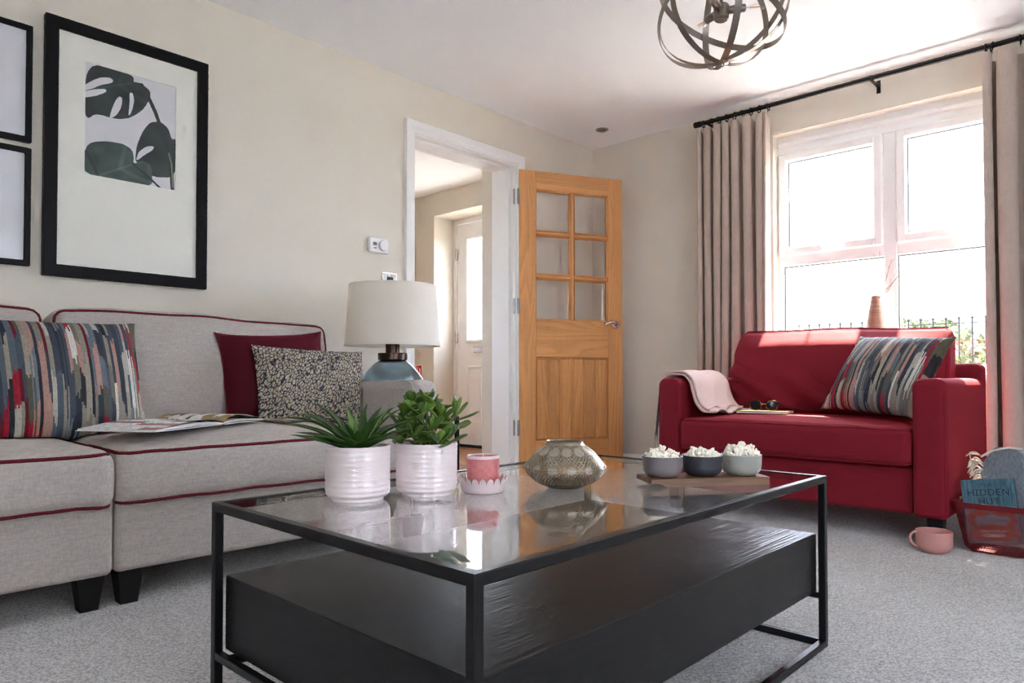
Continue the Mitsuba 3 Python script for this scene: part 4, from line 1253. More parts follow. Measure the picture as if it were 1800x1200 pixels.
f = VF(v, f)[1]
f = np.vstack([f, [[L_ + j, L_ + (j + 1) % n, c0] for j in range(n)], [[c0 + 1, c0 + 2 + (j + 1) % n, c0 + 2 + j] for j in range(n)], [[c0 + 2 + j, c0 + 2 + (j + 1) % n, j] for j in range(n)], [[c0 + 2 + (j + 1) % n, (j + 1) % n, j] for j in range(n)]])
part(cd, 'bowl', xf((v, f), tr(*DC)), M_DISH, 40)
M_WAX = mat('pink_wax', pr(proc(lambda p, n, uv: mix((0.47, 0.125, 0.125), (0.58, 0.24, 0.23), dr.clip(1.1 * (fbm(p.x * 130, p.y * 130, p.z * 130, 3) - 0.25), 0, 1))), 0.5, specular=0.4))
ca = thing('pillar_candle', 'dusky pink pillar candle standing in the scalloped dish', 'candle')
CC = DC + np.array([0, 0, 0.0036])
cp = [(0.0, 0.0), (0.0325, 0.0), (0.0332, 0.001), (0.0334, 0.067), (0.0330, 0.0695), (0.0318, 0.0702), (0.0300, 0.0685), (0.012, 0.0665), (0.0, 0.066)]
part(ca, 'body', xf(lathe(cp, 56), tr(*CC)), M_WAX, 40)
part(ca, 'rim', xf(lathe([(0.03355, 0.0650), (0.0336, 0.0690), (0.0325, 0.0712), (0.0312, 0.0712), (0.0300, 0.0690), (0.0305, 0.0680), (0.0322, 0.0695), (0.0330, 0.0650)], 56, close=True), tr(*CC)), mat('pale_wax', pr((0.66, 0.50, 0.49), 0.45, specular=0.4)), 40, label='pale rim')  # top edge in paler wax than the body
part(ca, 'wick', xf(tube([(0, 0, 0.066), (0.0004, 0, 0.070), (0.001, 0.0005, 0.074)], 0.0009, 6), tr(*CC)), M_WHITE_INK, True)

# ---- pierced metal tealight vase: real holes, a grid of bars on a double cone
M_FILI = mat('antique_brass', pr(proc(lambda p, n, uv: mix((0.26, 0.20, 0.125), (0.50, 0.43, 0.335), fbm(p.x * 200, p.y * 200, p.z * 200, 3))), 0.36, metallic=0.85, specular=0.5))
M_FILI2 = mat('pale_brass', pr((0.46, 0.40, 0.325), 0.42, metallic=0.75, specular=0.5))
VC = np.array([2.162, -3.003, GS])
vs_ = thing('filigree_vase', 'pierced antique brass candle holder with round medallions in the middle of the glass table', 'vase')
vz = [0.000, 0.003, 0.008, 0.015, 0.024, 0.033, 0.0405, 0.0435, 0.050, 0.059, 0.069, 0.078, 0.086, 0.092, 0.095]
vr = [0.034, 0.042, 0.0545, 0.0665, 0.0770, 0.0840, 0.0868, 0.0868, 0.0838, 0.0772, 0.0685, 0.0590, 0.0485, 0.0405, 0.0385]
FR = PchipInterpolator(vz, vr)


def vpt(th, z, off=0.0):
    r = float(FR(z)) + off
    return np.array([r * math.cos(th), r * math.sin(th), z])


def lattice(z0, z1, rows, cols, shift=True, bar=0.36, thick=0.0011):
    """Diamond lattice: every cell keeps a rim and loses its middle."""
    vs, fs = [], []
    dz = (z1 - z0) / rows
    for i in range(rows):
        for j in range(cols):
            zc = z0 + (i + 0.5) * dz
            tc = 2 * np.pi * (j + (0.5 if (i % 2 and shift) else 0.0)) / cols
            ht, hz = np.pi / cols, dz
            o = [(-ht, 0), (0, -hz), (ht, 0), (0, hz)]
            k = 1 - bar
            b = len(vs)
            for off in (0.0, -thick):
                for sc in (1.0, k):
                    for (dt, dzz) in o:
                        vs.append(vpt(tc + dt * sc, min(max(zc + dzz * sc, 0.0), 0.095), off))
            for q in range(4):
                q2 = (q + 1) % 4
                fs.append([b + q, b + q2, b + 4 + q2, b + 4 + q])
                fs.append([b + 8 + q2, b + 8 + q, b + 12 + q, b + 12 + q2])
                fs.append([b + 4 + q, b + 4 + q2, b + 12 + q2, b + 12 + q])
    return VF(vs, fs)


part(vs_, 'lattice', xf(lattice(0.010, 0.0415, 9, 58, bar=0.32), tr(*VC)), M_FILI, label='lower pierced cone')
part(vs_, 'lattice', xf(lattice(0.0455, 0.0915, 12, 56, bar=0.46), tr(*VC)), M_FILI, label='upper pierced cone')
part(vs_, 'foot', xf(lathe([(0.0, 0.0012), (0.030, 0.0), (0.0345, 0.0), (0.0425, 0.003), (0.0550, 0.008), (0.0620, 0.0118), (0.0610, 0.0125), (0.053, 0.0088), (0.041, 0.0042), (0.0, 0.003)], 60), tr(*VC)), M_FILI, 40)
part(vs_, 'belt', xf(tube([vpt(t, 0.0435, 0.0005) for t in np.linspace(0, 2 * np.pi, 72, endpoint=False)], 0.0011, 6, closed=True), tr(*VC)), M_FILI, True)
part(vs_, 'rim', xf(lathe([(0.0430, 0.0902), (0.0398, 0.0935), (0.0388, 0.0965), (0.0402, 0.0988), (0.0392, 0.0992), (0.0375, 0.0968), (0.0385, 0.0930), (0.0418, 0.0896)], 60, close=True), tr(*VC)), M_FILI, 40)


def medallion(th, z, rr):
    """A thin embossed disc with two ring ridges that follows the curve of the wall."""
    prof_ = [(1.0, 0.0), (1.0, 0.0012), (0.86, 0.0016), (0.78, 0.0006), (0.70, 0.0006), (0.62, 0.0012), (0.30, 0.0010), (0.20, 0.0016), (0.0, 0.0017)]
    nn_, vv__ = 24, []
    r0 = float(FR(z))
    for (q_, off) in prof_:
        for a__ in np.linspace(0, 2 * np.pi, nn_, endpoint=False):
            zz = z + rr * q_ * math.sin(a__) * 0.86
            vv__.append(vpt(th + rr * q_ * math.cos(a__) / r0, zz, off - 0.0002))
    ff = []
    for i_ in range(len(prof_) - 1):
        for j_ in range(nn_):
            j2_ = (j_ + 1) % nn_
            ff.append([i_ * nn_ + j_, i_ * nn_ + j2_, (i_ + 1) * nn_ + j2_, (i_ + 1) * nn_ + j_])
    return VF(vv__, ff)


for kk in range(14):
    part(vs_, 'medallion', xf(medallion(2 * np.pi * kk / 14 + 0.06, 0.0790, 0.0098), tr(*VC)), M_FILI2, 40)
    part(vs_, 'medallion', xf(medallion(2 * np.pi * (kk + 0.35) / 14, 0.0435, 0.0100), tr(*VC)), M_FILI2, 40)

# ---- board with three bowls of popcorn


def walnut(p, n, uv):
    g = noise(uv.x * 9, uv.y * 150) * 0.6 + noise(uv.x * 30, uv.y * 500) * 0.4
    return mix((0.085, 0.036, 0.016), (0.19, 0.090, 0.042), g)


M_WALNUT = mat('walnut', pr(proc(walnut), 0.4, specular=0.4))
BL = np.array([0.603, 0.797, 0])
BWd = np.array([-0.797, 0.603, 0])
BM = frame_M(np.array([2.349, -2.753, GS]), BL, BWd, np.array([0, 0, 1.0]))
sb = thing('serving_board', 'walnut serving board with an undercut end carrying the three popcorn bowls', 'serving board')
prof = Polygon([(-0.136, 0.008), (-0.134, 0.0175), (0.136, 0.0175), (0.136, 0.0), (-0.098, 0.0), (-0.108, 0.004), (-0.118, 0.0075)])
v, f = extrude(prof, 0.092)
v = np.stack([v[:, 0], -(v[:, 2] - 0.046), v[:, 1]], 1)
f = f
part(sb, 'board', xf((v, f), BM), M_WALNUT, uv=np.stack([v[:, 0], v[:, 1] + v[:, 2] * 0.7], 1))
bp = [(0.0, 0.0), (0.026, 0.0), (0.030, 0.0012), (0.037, 0.006), (0.0415, 0.013), (0.0435, 0.022), (0.0440, 0.044), (0.0434, 0.0452), (0.0424, 0.0448), (0.0418, 0.040), (0.0412, 0.022), (0.038, 0.012), (0.030, 0.006), (0.0, 0.005)]
M_POP = mat('popcorn', pr(proc(lambda p, n, uv: mix((0.90, 0.87, 0.76), (0.74, 0.53, 0.20), smoothstep(0.68, 0.88, noise(p.x * 190, p.y * 190, p.z * 190)))), 0.7, specular=0.2, sheen=0.2))


def popcorn_mesh(seed):
    r = np.random.RandomState(seed)
    s = trimesh.creation.icosphere(3, 1.0)
    v = np.array(s.vertices)
    d = np.zeros(len(v))
    cs = r.randn(11, 3)
    cs /= np.linalg.norm(cs, axis=1, keepdims=True)
    for c in cs:
        d = np.maximum(d, r.uniform(0.6, 1.0) * np.exp((v @ c - 1) * r.uniform(7, 12)))
    v = v * (0.45 + 0.62 * d + 0.16 * (meshkit.noise(v * 4 + seed) - 0.5))[:, None]
    v /= np.abs(v).max()
    return v, np.array(s.faces)


pops = [mikit.ply(popcorn_mesh(40 + i), M_POP, smooth=True) for i in range(6)]
rs = np.random.RandomState(21)
for (nm, col, off, hump, grp) in (('matt taupe grey bowl of popcorn at the left end of the walnut board', (0.155, 0.130, 0.132), -0.092, 0.006, 'popcorn in the taupe bowl'),
                                  ('dark charcoal bowl of popcorn in the middle of the walnut board', (0.030, 0.030, 0.036), 0.001, 0.009, 'popcorn in the charcoal bowl'),
                                  ('sage green-grey bowl of popcorn at the right end of the walnut board', (0.300, 0.300, 0.262), 0.0935, 0.016, 'popcorn in the sage bowl')):
    kb = thing('popcorn_bowl', nm, 'bowl')
    c = BM[:3, 3] + BL * off + np.array([0, 0, 0.0176])
    part(kb, 'bowl', xf(lathe(bp, 56), tr(*c)), mat('bowl_glaze_%d' % int(off * 1000 + 200), pr(col, 0.42, specular=0.45)), 30)
    part(kb, 'rim', xf(tube([(0.0431 * math.cos(t), 0.0431 * math.sin(t), 0.0450) for t in np.linspace(0, 2 * np.pi, 48, endpoint=False)], 0.0007, 6, closed=True), tr(*c)), M_WHITE_INK, True, label='pale worn rim edge')
    colr = grp.split()[-2]
    cnt = 0
    for ring, (rr, num) in enumerate(((0.0305, 14), (0.018, 8), (0.006, 3), (0.022, 7))):
        for q in range(num):
            t = 2 * np.pi * (q + rs.rand() * 0.6) / num
            rad = rr * rs.uniform(0.9, 1.08)
            z = 0.040 + hump * (1 - (rad / 0.04) ** 2) + rs.uniform(-0.002, 0.004) + (0.007 if ring == 3 else 0)
            pk = thing('popcorn_piece', 'white puffed kernel heaped in the %s popcorn bowl' % colr, 'popcorn', grp)
            d = dict(pops[rs.randint(6)])
            d['to_world'] = T().translate((c + np.array([rad * math.cos(t), rad * math.sin(t), z])).tolist()).rotate([0.3, 0.5, 0.8], float(rs.uniform(0, 360))).rotate([1, 0, 0], float(rs.uniform(0, 360))).scale(float(rs.uniform(0.0090, 0.0120)))
            scene[pk] = d
# ------------------------------------------------------------------ red love seat by the window
rsf = thing('red_loveseat', 'compact crimson two-seat sofa with square arms under the window', 'sofa')
SX0, SX1, SY0, SY1 = 1.283, 2.503, -1.205, -0.37
AWD = 0.118
for x0 in (SX0, SX1 - AWD):
    m = rbox(AWD / 2, (SY1 - SY0) / 2 - 0.06, 0.2575, 0.026, 12, 4)

    def armf(v):
        v = v.copy()
        t = np.clip(v[:, 2] / 0.2575, 0, 1)
        v[:, 2] += 0.010 * t ** 3 * np.clip(1 - (v[:, 0] / (AWD / 2)) ** 2, 0, 1)
        return v
    ak = part(rsf, 'arm', xf((armf(m[0]), m[1]), tr(x0 + AWD / 2, (SY0 + SY1) / 2 - 0.06, 0.3625)), M_REDV, True)
    part(ak, 'seam', xf(tube(seam(AWD / 2 - 0.009, 0.245, -(SY1 - SY0) / 2 + 0.066, 0.02, 30, None, axis=1)[:, [0, 1, 2]], 0.0016, 6, closed=True), tr(x0 + AWD / 2, (SY0 + SY1) / 2 - 0.06, 0.3625)), M_REDV, True)
IX0, IX1 = SX0 + AWD, SX1 - AWD
part(rsf, 'base', xf(rbox((IX1 - IX0) / 2 - 0.001, (SY1 - SY0) / 2 - 0.02, 0.088, 0.014, 10, 3), tr((IX0 + IX1) / 2, (SY0 + SY1) / 2 + 0.012, 0.200)), M_REDV, True)
part(rsf, 'back', xf(rbox((SX1 - SX0) / 2 - 0.015, 0.075, 0.295, 0.03, 12, 4), tr((SX0 + SX1) / 2, SY1 - 0.055, 0.400)), M_REDV, True)


def cush(hx, hy, hz, seed, top=0.02, front=0.012):
    def fn(v):
        v = v.copy()
        u, w_, t = v[:, 0] / hx, v[:, 1] / hy, v[:, 2] / hz
        v[:, 2] += np.clip(t, 0, 1) * top * np.clip(1 - u ** 4, 0, 1) * np.clip(1 - w_ ** 2, 0, 1) ** 0.6
        v[:, 1] -= front * np.clip(-w_, 0, 1) * np.clip(1 - u ** 4, 0, 1) * np.clip(1 - t ** 2, 0, 1)
        v[:, 2] += np.clip(t, 0, 1) * 0.010 * (meshkit.fbm(v * 4 + seed, 3) - 0.5)
        v[:, 1] += np.clip(-w_, 0, 1) * 0.010 * (meshkit.fbm(v * 5 + seed, 3) - 0.5)
        return v
    return fn


hx, hy, hz, r = (IX1 - IX0) / 2 - 0.001, 0.345, 0.075, 0.032
fn = cush(hx, hy, hz, 5.0)
M = tr((IX0 + IX1) / 2, SY0 + 0.335, 0.366)
sc = part(rsf, 'seat_cushion', xf(rbox(hx, hy, hz, r, 24, 4, fn), M), M_REDV, True)
e = r * (1 - 0.707)
for z in (hz - e, -hz + e):
    part(sc, 'piping', xf(tube(seam(hx - e + 0.001, hy - e + 0.001, z, r * 0.72, 40, fn), 0.0028, 7, closed=True), M), M_REDV, True)


def back_fn(hx, hz):
    def fn(v):
        v = v.copy()
        u, t = v[:, 0] / hx, v[:, 2] / hz
        d = np.clip(-v[:, 1] / 0.075, 0, 1)
        belly = np.clip(1 - u ** 4, 0, 1) * np.clip(1 - t ** 2, 0, 1) ** 0.6
        v[:, 1] -= d * 0.050 * belly
        v[:, 1] += d * 0.085 * np.clip((t - 0.30) / 0.70, 0, 1) ** 2.2      # the crown rolls back
        a = (v[:, 0] * 0.75 + v[:, 2] * 1.0)
        fold = np.sin(a * 34 + 3.0 * meshkit.noise(v * 5)) * np.clip(0.15 - t, 0, 1) * np.clip(0.9 - np.abs(u), 0, 0.5)
        fold2 = np.sin((v[:, 0] * 0.9 + v[:, 2] * 1.3) * 52) * np.clip(-u - 0.45, 0, 1) * np.clip(0.55 - t, 0, 1) * np.clip(t + 1, 0, 1)
        v[:, 1] -= d * (0.050 * fold + 0.036 * fold2)
        v[:, 1] -= d * 0.020 * (meshkit.fbm(v * 5 + 3, 3) - 0.5) * belly
        v[:, 2] += np.clip(t, 0, 1) * (0.010 * (meshkit.noise(v * np.array([4, 0, 0]) + 1) - 0.5) - 0.020 * np.clip(u + 0.2, 0, 1) ** 1.5)
        v[:, 2] += np.clip(t, 0, 1) * 0.018 * np.clip(1 - (v[:, 1] / 0.075) ** 2, 0, 1)
        v[:, 0] *= 1 - 0.020 * np.clip(t, 0, 1)
        return v
    return fn


hx, hy, hz, r = (IX1 - IX0) / 2 + 0.012, 0.080, 0.218, 0.034
fn = back_fn(hx, hz)
M = tr((IX0 + IX1) / 2 + 0.002, SY1 - 0.205, 0.655) @ rot([1, 0, 0], -16)
bc = part(rsf, 'back_cushion', xf(rbox(hx, hy, hz, r, 34, 5, fn), M), M_REDV, True)
e = r * (1 - 0.707)
pth = seam(hx - e, hz - e, -hy + e, r * 0.72, 44, None, axis=1)
part(bc, 'piping', xf(tube(fn(pth), 0.0030, 7, closed=True), M), M_REDV, True)
for x in (SX0 + 0.055, SX1 - 0.055):
    for y in (SY0 + 0.085, SY1 - 0.07):
        part(rsf, 'leg', taper_leg(x, y, 0.112, 0.028, 0.022), M_BLACK)

scatter('striped_cushion', 'striped cushion leaning in the right corner of the red love seat', (2.195, -0.835, 0.645), -107, 37, -4, 0.425, 0.400, 0.18, M_STRIPE, 31, 0.05, 0.03, on=((('red_loveseat__back', 'red_loveseat__back_cushion'), (0, -1, 0)), (('red_loveseat__seat_cushion',), (0, 0, 1)), (('red_loveseat__arm_001',), (-1, 0, 0))))

# ---- pink throw over the arm, with a fringe


def throw_col(p, n, uv):
    zig = dr.abs((uv.x * 46 - dr.floor(uv.x * 46)) - 0.5)
    t = smoothstep(0.35, 0.65, (uv.y * 60 + zig * 1.6) - dr.floor(uv.y * 60 + zig * 1.6))
    return mix((0.66, 0.455, 0.41), (0.77, 0.61, 0.56), t) * (0.85 + 0.3 * noise(uv.x * 500, uv.y * 500))


M_THROW = mat('pink_herringbone', pr(proc(throw_col), 0.9, proc(lambda p, n, uv: noise(uv.x * 260, uv.y * 260)), 0.002, specular=0.1, sheen=0.6))
thr = thing('pink_throw', 'folded pale pink herringbone throw draped over the left arm of the red love seat', 'throw')


def drape(lift, dy0, dy1, ext=1.0, n=60, m=24):
    # path in (x, z): down the outside, over the arm, down inside, along the seat
    pth = np.array([(SX0 - 0.012, 0.34), (SX0 - 0.012, 0.45), (SX0 - 0.011, 0.57), (SX0 + 0.006, 0.625), (SX0 + 0.050, 0.642), (SX0 + 0.095, 0.640), (IX0 + 0.018, 0.610), (IX0 + 0.038, 0.560), (IX0 + 0.060, 0.510), (IX0 + 0.100, 0.472), (IX0 + 0.130, 0.468), (IX0 + 0.160, 0.466)])
    s = np.concatenate([[0], np.cumsum(np.linalg.norm(np.diff(pth, axis=0), axis=1))])
    q = np.linspace(0, s[-1] * ext, n)
    X_, Z_ = PchipInterpolator(s, pth[:, 0])(q), PchipInterpolator(s, pth[:, 1])(q)
    tx, tz = np.gradient(X_), np.gradient(Z_)
    l = np.hypot(tx, tz)
    nx, nz = -tz / l, tx / l
    ww = np.linspace(0, 1, m)
    P = np.zeros((n, m, 3))
    for i in range(n):
        y = dy0 + (dy1 - dy0) * ww + 0.012 * math.sin(6 * q[i]) + (0.03 * np.clip((q[i] - 0.55) / 0.3, 0, 1))
        wob = lift + 0.007 * np.sin(ww * 13 + q[i] * 9) * (0.3 + 1.2 * min(1, max(0, (q[i] - 0.30) / 0.3))) + 0.008
        P[i, :, 0], P[i, :, 1], P[i, :, 2] = X_[i] + nx[i] * wob, y, Z_[i] + nz[i] * wob
    return P


for k_, (lf_, a_, b_, ex_) in enumerate(((0.0, -1.150, -0.770, 1.0), (0.013, -1.140, -0.785, 0.94))):
    P = drape(lf_, a_, b_, ex_)
    v, f = slab(P, 0.009)
    uu, vv_ = np.meshgrid(np.linspace(0, 1, 60), np.linspace(0, 0.45, 24), indexing='ij')
    uv = np.tile(np.stack([uu.ravel(), vv_.ravel()], 1), (2, 1))
    v = settle(v, verts_of('red_loveseat'), (0, 0, 1), 0.003 + 0.012 * k_, deepest=0.035)
    part(thr, 'fold', (v, f), M_THROW, True, uv)
M_FRINGE = mat('grey_fringe', pr((0.085, 0.078, 0.080), 0.9, sheen=0.4))
M_FRINGE2 = mat('pale_fringe', pr((0.46, 0.36, 0.32), 0.9, sheen=0.4))
fr_, fr2 = [], []
rs = np.random.RandomState(8)
for i in range(60):
    y = -1.145 + 0.36 * (i + 0.5) / 60
    top = np.array([SX0 - 0.020, y, 0.585 - 0.006 * (i % 3)])
    out = rs.uniform(0.016, 0.036)
    low = top + np.array([-out, rs.uniform(-.012, .012), -0.235 + rs.uniform(-.012, .012)])
    fr_.append(tube([top, top + np.array([-out * 0.45, 0.004, -0.11]), low], [0.0045, 0.0052, 0.0036], 6))
    fr2.append(tube([low + [0, 0, 0.006], low + np.array([rs.uniform(-.004, .006), rs.uniform(-.008, .008), -0.04]), low + np.array([rs.uniform(-.006, .010), rs.uniform(-.014, .014), -0.085])], [0.0024, 0.0018, 0.0010], 5))
fk = part(thr, 'fringe', join(*fr_), M_FRINGE, True, label='dark grey knotted fringe')
labels[fk]['kind'] = 'stuff'
fk = part(thr, 'fringe', join(*fr2), M_FRINGE2, True, label='loose pale fringe ends')
labels[fk]['kind'] = 'stuff'

# ---- notebook and sunglasses
nb = thing('notebook', 'slim gold covered notebook lying on the red seat under the sunglasses', 'notebook')
M_GOLD = mat('gold_cover', pr((0.36, 0.235, 0.065), 0.4, metallic=0.3, specular=0.5))
NM = frame_M(np.array([1.690, -0.905, 0.4625]), [0.985, 0.17, 0], [-0.17, 0.985, 0], [0, 0, 1])
part(nb, 'cover', xf(join(cham(-0.115, 0.115, -0.078, 0.078, 0.0, 0.0022, 0.0008), cham(-0.115, 0.115, -0.078, 0.078, 0.0100, 0.0122, 0.0008), cham(-0.117, -0.1145, -0.078, 0.078, 0.0, 0.0122, 0.0008)), NM), M_GOLD)
part(nb, 'page_block', xf(bx(-0.113, 0.111, -0.0755, 0.075, 0.0022, 0.0100), NM), M_PAPER)
sgl = thing('sunglasses', 'dark tortoiseshell sunglasses standing on the gold notebook', 'sunglasses')
M_TORT = mat('tortoiseshell', pr(proc(lambda p, n, uv: mix((0.018, 0.009, 0.006), (0.36, 0.15, 0.022), smoothstep(0.56, 0.74, noise(p.x * 130, p.y * 130, p.z * 130)))), 0.16, specular=0.5))
M_LENS = mat('dark_lens', {'type': 'blendbsdf', 'weight': 0.55, 'bsdf_0': {'type': 'thindielectric', 'specular_transmittance': rgb(0.12, 0.08, 0.08)}, 'bsdf_1': two({'type': 'roughplastic', 'diffuse_reflectance': rgb(0.010, 0.008, 0.010), 'alpha': 0.03})})
GMx = NM @ tr(0.0, -0.030, 0.0126) @ rot([0, 0, 1], 12)


def rimpath(cx, sgn):
    th = np.linspace(0, 2 * np.pi, 40, endpoint=False)
    x = 0.0270 * np.cos(th)
    z = 0.0225 * np.sin(th)
    z += 0.006 * np.clip(np.cos(th) * sgn, 0, 1) ** 2 * np.clip(np.sin(th) + 0.3, 0, 1)
    x *= 1 - 0.10 * np.clip(-np.sin(th), 0, 1)
    return np.stack([cx + x, 0.004 * ((cx + x) / 0.06) ** 2, 0.0245 + z], 1)


rims = []
for sgn, cx in ((-1, -0.036), (1, 0.036)):
    pth = rimpath(cx, sgn)
    rims.append(tube(pth, np.where(pth[:, 2] > 0.035, 0.0032, 0.0019), 8, closed=True))
    cen = pth.mean(0)
    lens = VF(np.vstack([pth, cen + [0, -0.003, 0]]), [[i, (i + 1) % 40, 40, 40] for i in range(40)])
    part(sgl, 'lens', xf(lens, GMx), M_LENS, True)
part(sgl, 'front_frame', xf(join(*rims, tube([(-0.0105, 0, 0.030), (0, -0.002, 0.033), (0.0105, 0, 0.030)], 0.0022, 8)), GMx), M_TORT, True)
for sgn in (-1, 1):
    part(sgl, 'temple', xf(tube([(sgn * 0.064, 0.003, 0.038), (sgn * 0.067, 0.012, 0.037), (sgn * 0.064, 0.070, 0.030), (sgn * 0.060, 0.115, 0.014), (sgn * 0.059, 0.128, 0.002)], [0.0034, 0.0028, 0.0022, 0.0026, 0.0030], 8), GMx), M_TORT, True)

# ------------------------------------------------------------------ curtains and pole


def curtain_col(p, n, uv):
    w_ = 0.6 * noise(p.x * 300, p.y * 300, p.z * 40) + 0.4 * noise(p.x * 40, p.y * 40, p.z * 330)
    return mi.Color3f(0.500, 0.412, 0.355) * (0.90 + 0.2 * w_)


M_CURT = mat('taupe_curtain', pr(proc(curtain_col), 0.85, proc(lambda p, n, uv: noise(p.x * 260, p.y * 260, p.z * 60), eps=2e-3), 0.001, specular=0.1, sheen=0.3))


def curtain(name, label, x0, x1, N, seed, amp, z0=0.012, z1=2.192):
    k = thing(name, label, 'curtain')
    ns, nz = N * 22 + 1, 40
    s = np.linspace(0, 1, ns)
    z = np.linspace(z0, z1, nz)
    r = np.random.RandomState(seed)
    # uneven lobes
    kn = np.linspace(0, 1, N + 1)
    wts = np.concatenate([[0], np.cumsum(r.uniform(0.6, 1.45, N))])
    ph = 2 * np.pi * N * s
    am = np.interp(s, np.linspace(0, 1, N + 1), r.uniform(0.75, 1.2, N + 1))
    P = np.zeros((ns, nz, 3))
    for j, zz in enumerate(z):
        t = (zz - z0) / (z1 - z0)
        wander = 0.010 * np.sin(3.0 * t + 9 * s) * (1 - t)
        xs = x0 + (x1 - x0) * np.interp(s, kn, wts / wts[-1]) + wander
        a_ = amp * am * (1.06 - 0.14 * t + 0.10 * np.sin(5 * t + 13 * s))
        xs = xs + 0.35 * (x1 - x0) / N * np.sin(2 * ph) * 0.55
        P[:, j, 0] = xs
        P[:, j, 1] = -0.112 - a_ * np.cos(ph)
        P[:, j, 2] = zz + (0.008 * np.cos(ph) if j == nz - 1 else 0)
    v, f = slab(P, 0.0045)
    part(k, 'drape', (v, f), M_CURT, True)
    P2_ = P.copy()
    return k, P


ck, Pl = curtain('window_curtain', 'gathered taupe wool curtain hanging left of the window, next to the oak door', 0.925, 1.375, 7, 3, 0.046)
ck2, Pr = curtain('window_curtain', 'taupe wool curtain at the right edge of the window, behind the wire basket', 2.455, 3.00, 5, 12, 0.058)
pole = thing('curtain_pole', 'black metal curtain pole with rings above the window', 'curtain pole')
RZ_, RY_ = 2.243, -0.112
part(pole, 'rod', tube([(0.915, RY_, RZ_), (1.9, RY_, RZ_), (3.05, RY_, RZ_)], 0.0125, 20), M_BLACKMETAL, 40)
part(pole, 'finial', xf(lathe([(0.0, 0.0), (0.0165, 0.0), (0.018, 0.002), (0.018, 0.040), (0.016, 0.043), (0.0, 0.043)], 24), frame_M([0.892, RY_, RZ_], [0, 1, 0], [0, 0, 1], [1, 0, 0])), M_BLACKMETAL, 30)
part(pole, 'finial', xf(lathe([(0.0, 0.0), (0.0165, 0.0), (0.018, 0.002), (0.018, 0.040), (0.016, 0.043), (0.0, 0.043)], 24), frame_M([3.03, RY_, RZ_], [0, 1, 0], [0, 0, 1], [1, 0, 0])), M_BLACKMETAL, 30)
part(pole, 'joint', xf(lathe([(0.0125, 0.0), (0.0145, 0.001), (0.0145, 0.022), (0.0125, 0.023)], 24), frame_M([1.930, RY_, RZ_], [0, 1, 0], [0, 0, 1], [1, 0, 0])), M_BLACKMETAL, 30)
for bx_ in (1.948, 0.99, 2.98):
    part(pole, 'bracket', join(cham(bx_ - 0.010, bx_ + 0.010, -0.004, 0.0, 2.190, 2.262, 0.0015), cham(bx_ - 0.008, bx_ + 0.008, RY_ - 0.012, -0.002, 2.222, 2.230, 0.0015), tube([(bx_, RY_ - 0.016, RZ_ - 0.002), (bx_, RY_ - 0.012, RZ_ - 0.014), (bx_, RY_, RZ_ - 0.017), (bx_, RY_ + 0.012, RZ_ - 0.014), (bx_, RY_ + 0.016, RZ_ - 0.002)], 0.004, 8)), M_BLACKMETAL)


def ring_at(x, y, z, R=0.0205, r_=0.0032, lean=0.2):
    th = np.linspace(0, 2 * np.pi, 24, endpoint=False)
    p = np.stack([x + lean * R * np.sin(th), y + R * np.cos(th), z + R * np.sin(th)], 1)
    eye = tube([(x, y, z - R), (x, y, z - R - 0.012)], 0.002, 6)
    return join(tube(p, r_, 8, closed=True), eye)


for i, x in enumerate(np.linspace(0.955, 1.372, 9)):
    part(pole, 'ring', ring_at(x, RY_, RZ_ - 0.006, lean=0.25 * math.sin(i * 2.1)), M_BLACKMETAL, True)
for i, x in enumerate((2.462, 2.487, 2.60, 2.66, 2.72, 2.83, 2.92)):
    part(pole, 'ring', ring_at(x, RY_, RZ_ - 0.006, lean=0.25 * math.sin(i * 1.7)), M_BLACKMETAL, True)

# ------------------------------------------------------------------ vase on the sill
M_TERRA = mat('ribbed_clay', pr(proc(lambda p, n, uv: mi.Color3f(0.33, 0.205, 0.140) * (0.75 + 0.5 * noise(p.z * 330, p.x * 12, p.y * 12))), 0.6, proc(lambda p, n, uv: dr.sin(p.z * 900), eps=8e-4), 0.0006, specular=0.3))
sv = thing('sill_vase', 'narrow necked ribbed clay vase of bare twigs on the window sill', 'vase')
SC = np.array([1.918, 0.012, WZ0])
part(sv, 'body', xf(lathe([(0.0, 0.0), (0.052, 0.0), (0.060, 0.010), (0.066, 0.050), (0.068, 0.100), (0.064, 0.160), (0.054, 0.230), (0.042, 0.300), (0.030, 0.370), (0.021, 0.425), (0.019, 0.430), (0.016, 0.424), (0.016, 0.30), (0.0, 0.28)], 48), tr(*SC)), M_TERRA, 30)
M_TWIG = mat('twig', pr((0.24, 0.175, 0.125), 0.8))
rs = np.random.RandomState(5)
for (dx, dy, dz, br) in ((-0.20, 0.00, 0.13, 3), (-0.11, 0.02, 0.11, 2), (-0.03, 0.01, 0.22, 3), (0.03, -0.02, 0.24, 3), (0.085, -0.01, 0.19, 3), (0.12, -0.03, 0.10, 2), (0.19, -0.03, 0.21, 2)):
    o = SC + np.array([0, 0, 0.40])
    e_ = SC + np.array([dx, dy, 0.43 + dz])
    mid = (o + e_) / 2 + np.array([0.008, 0, -0.012])
    ms = [tube([o, mid, e_], [0.0022, 0.0017, 0.0009], 6)]
    for b in range(br):
        t = 0.5 + 0.16 * b
        q = o + (e_ - o) * t
        ms.append(tube([q, q + np.array([rs.uniform(-.03, .03), rs.uniform(-.02, .02), rs.uniform(0.02, 0.05)])], [0.0012, 0.0006], 5))
    part(sv, 'twig', join(*ms), M_TWIG, True)

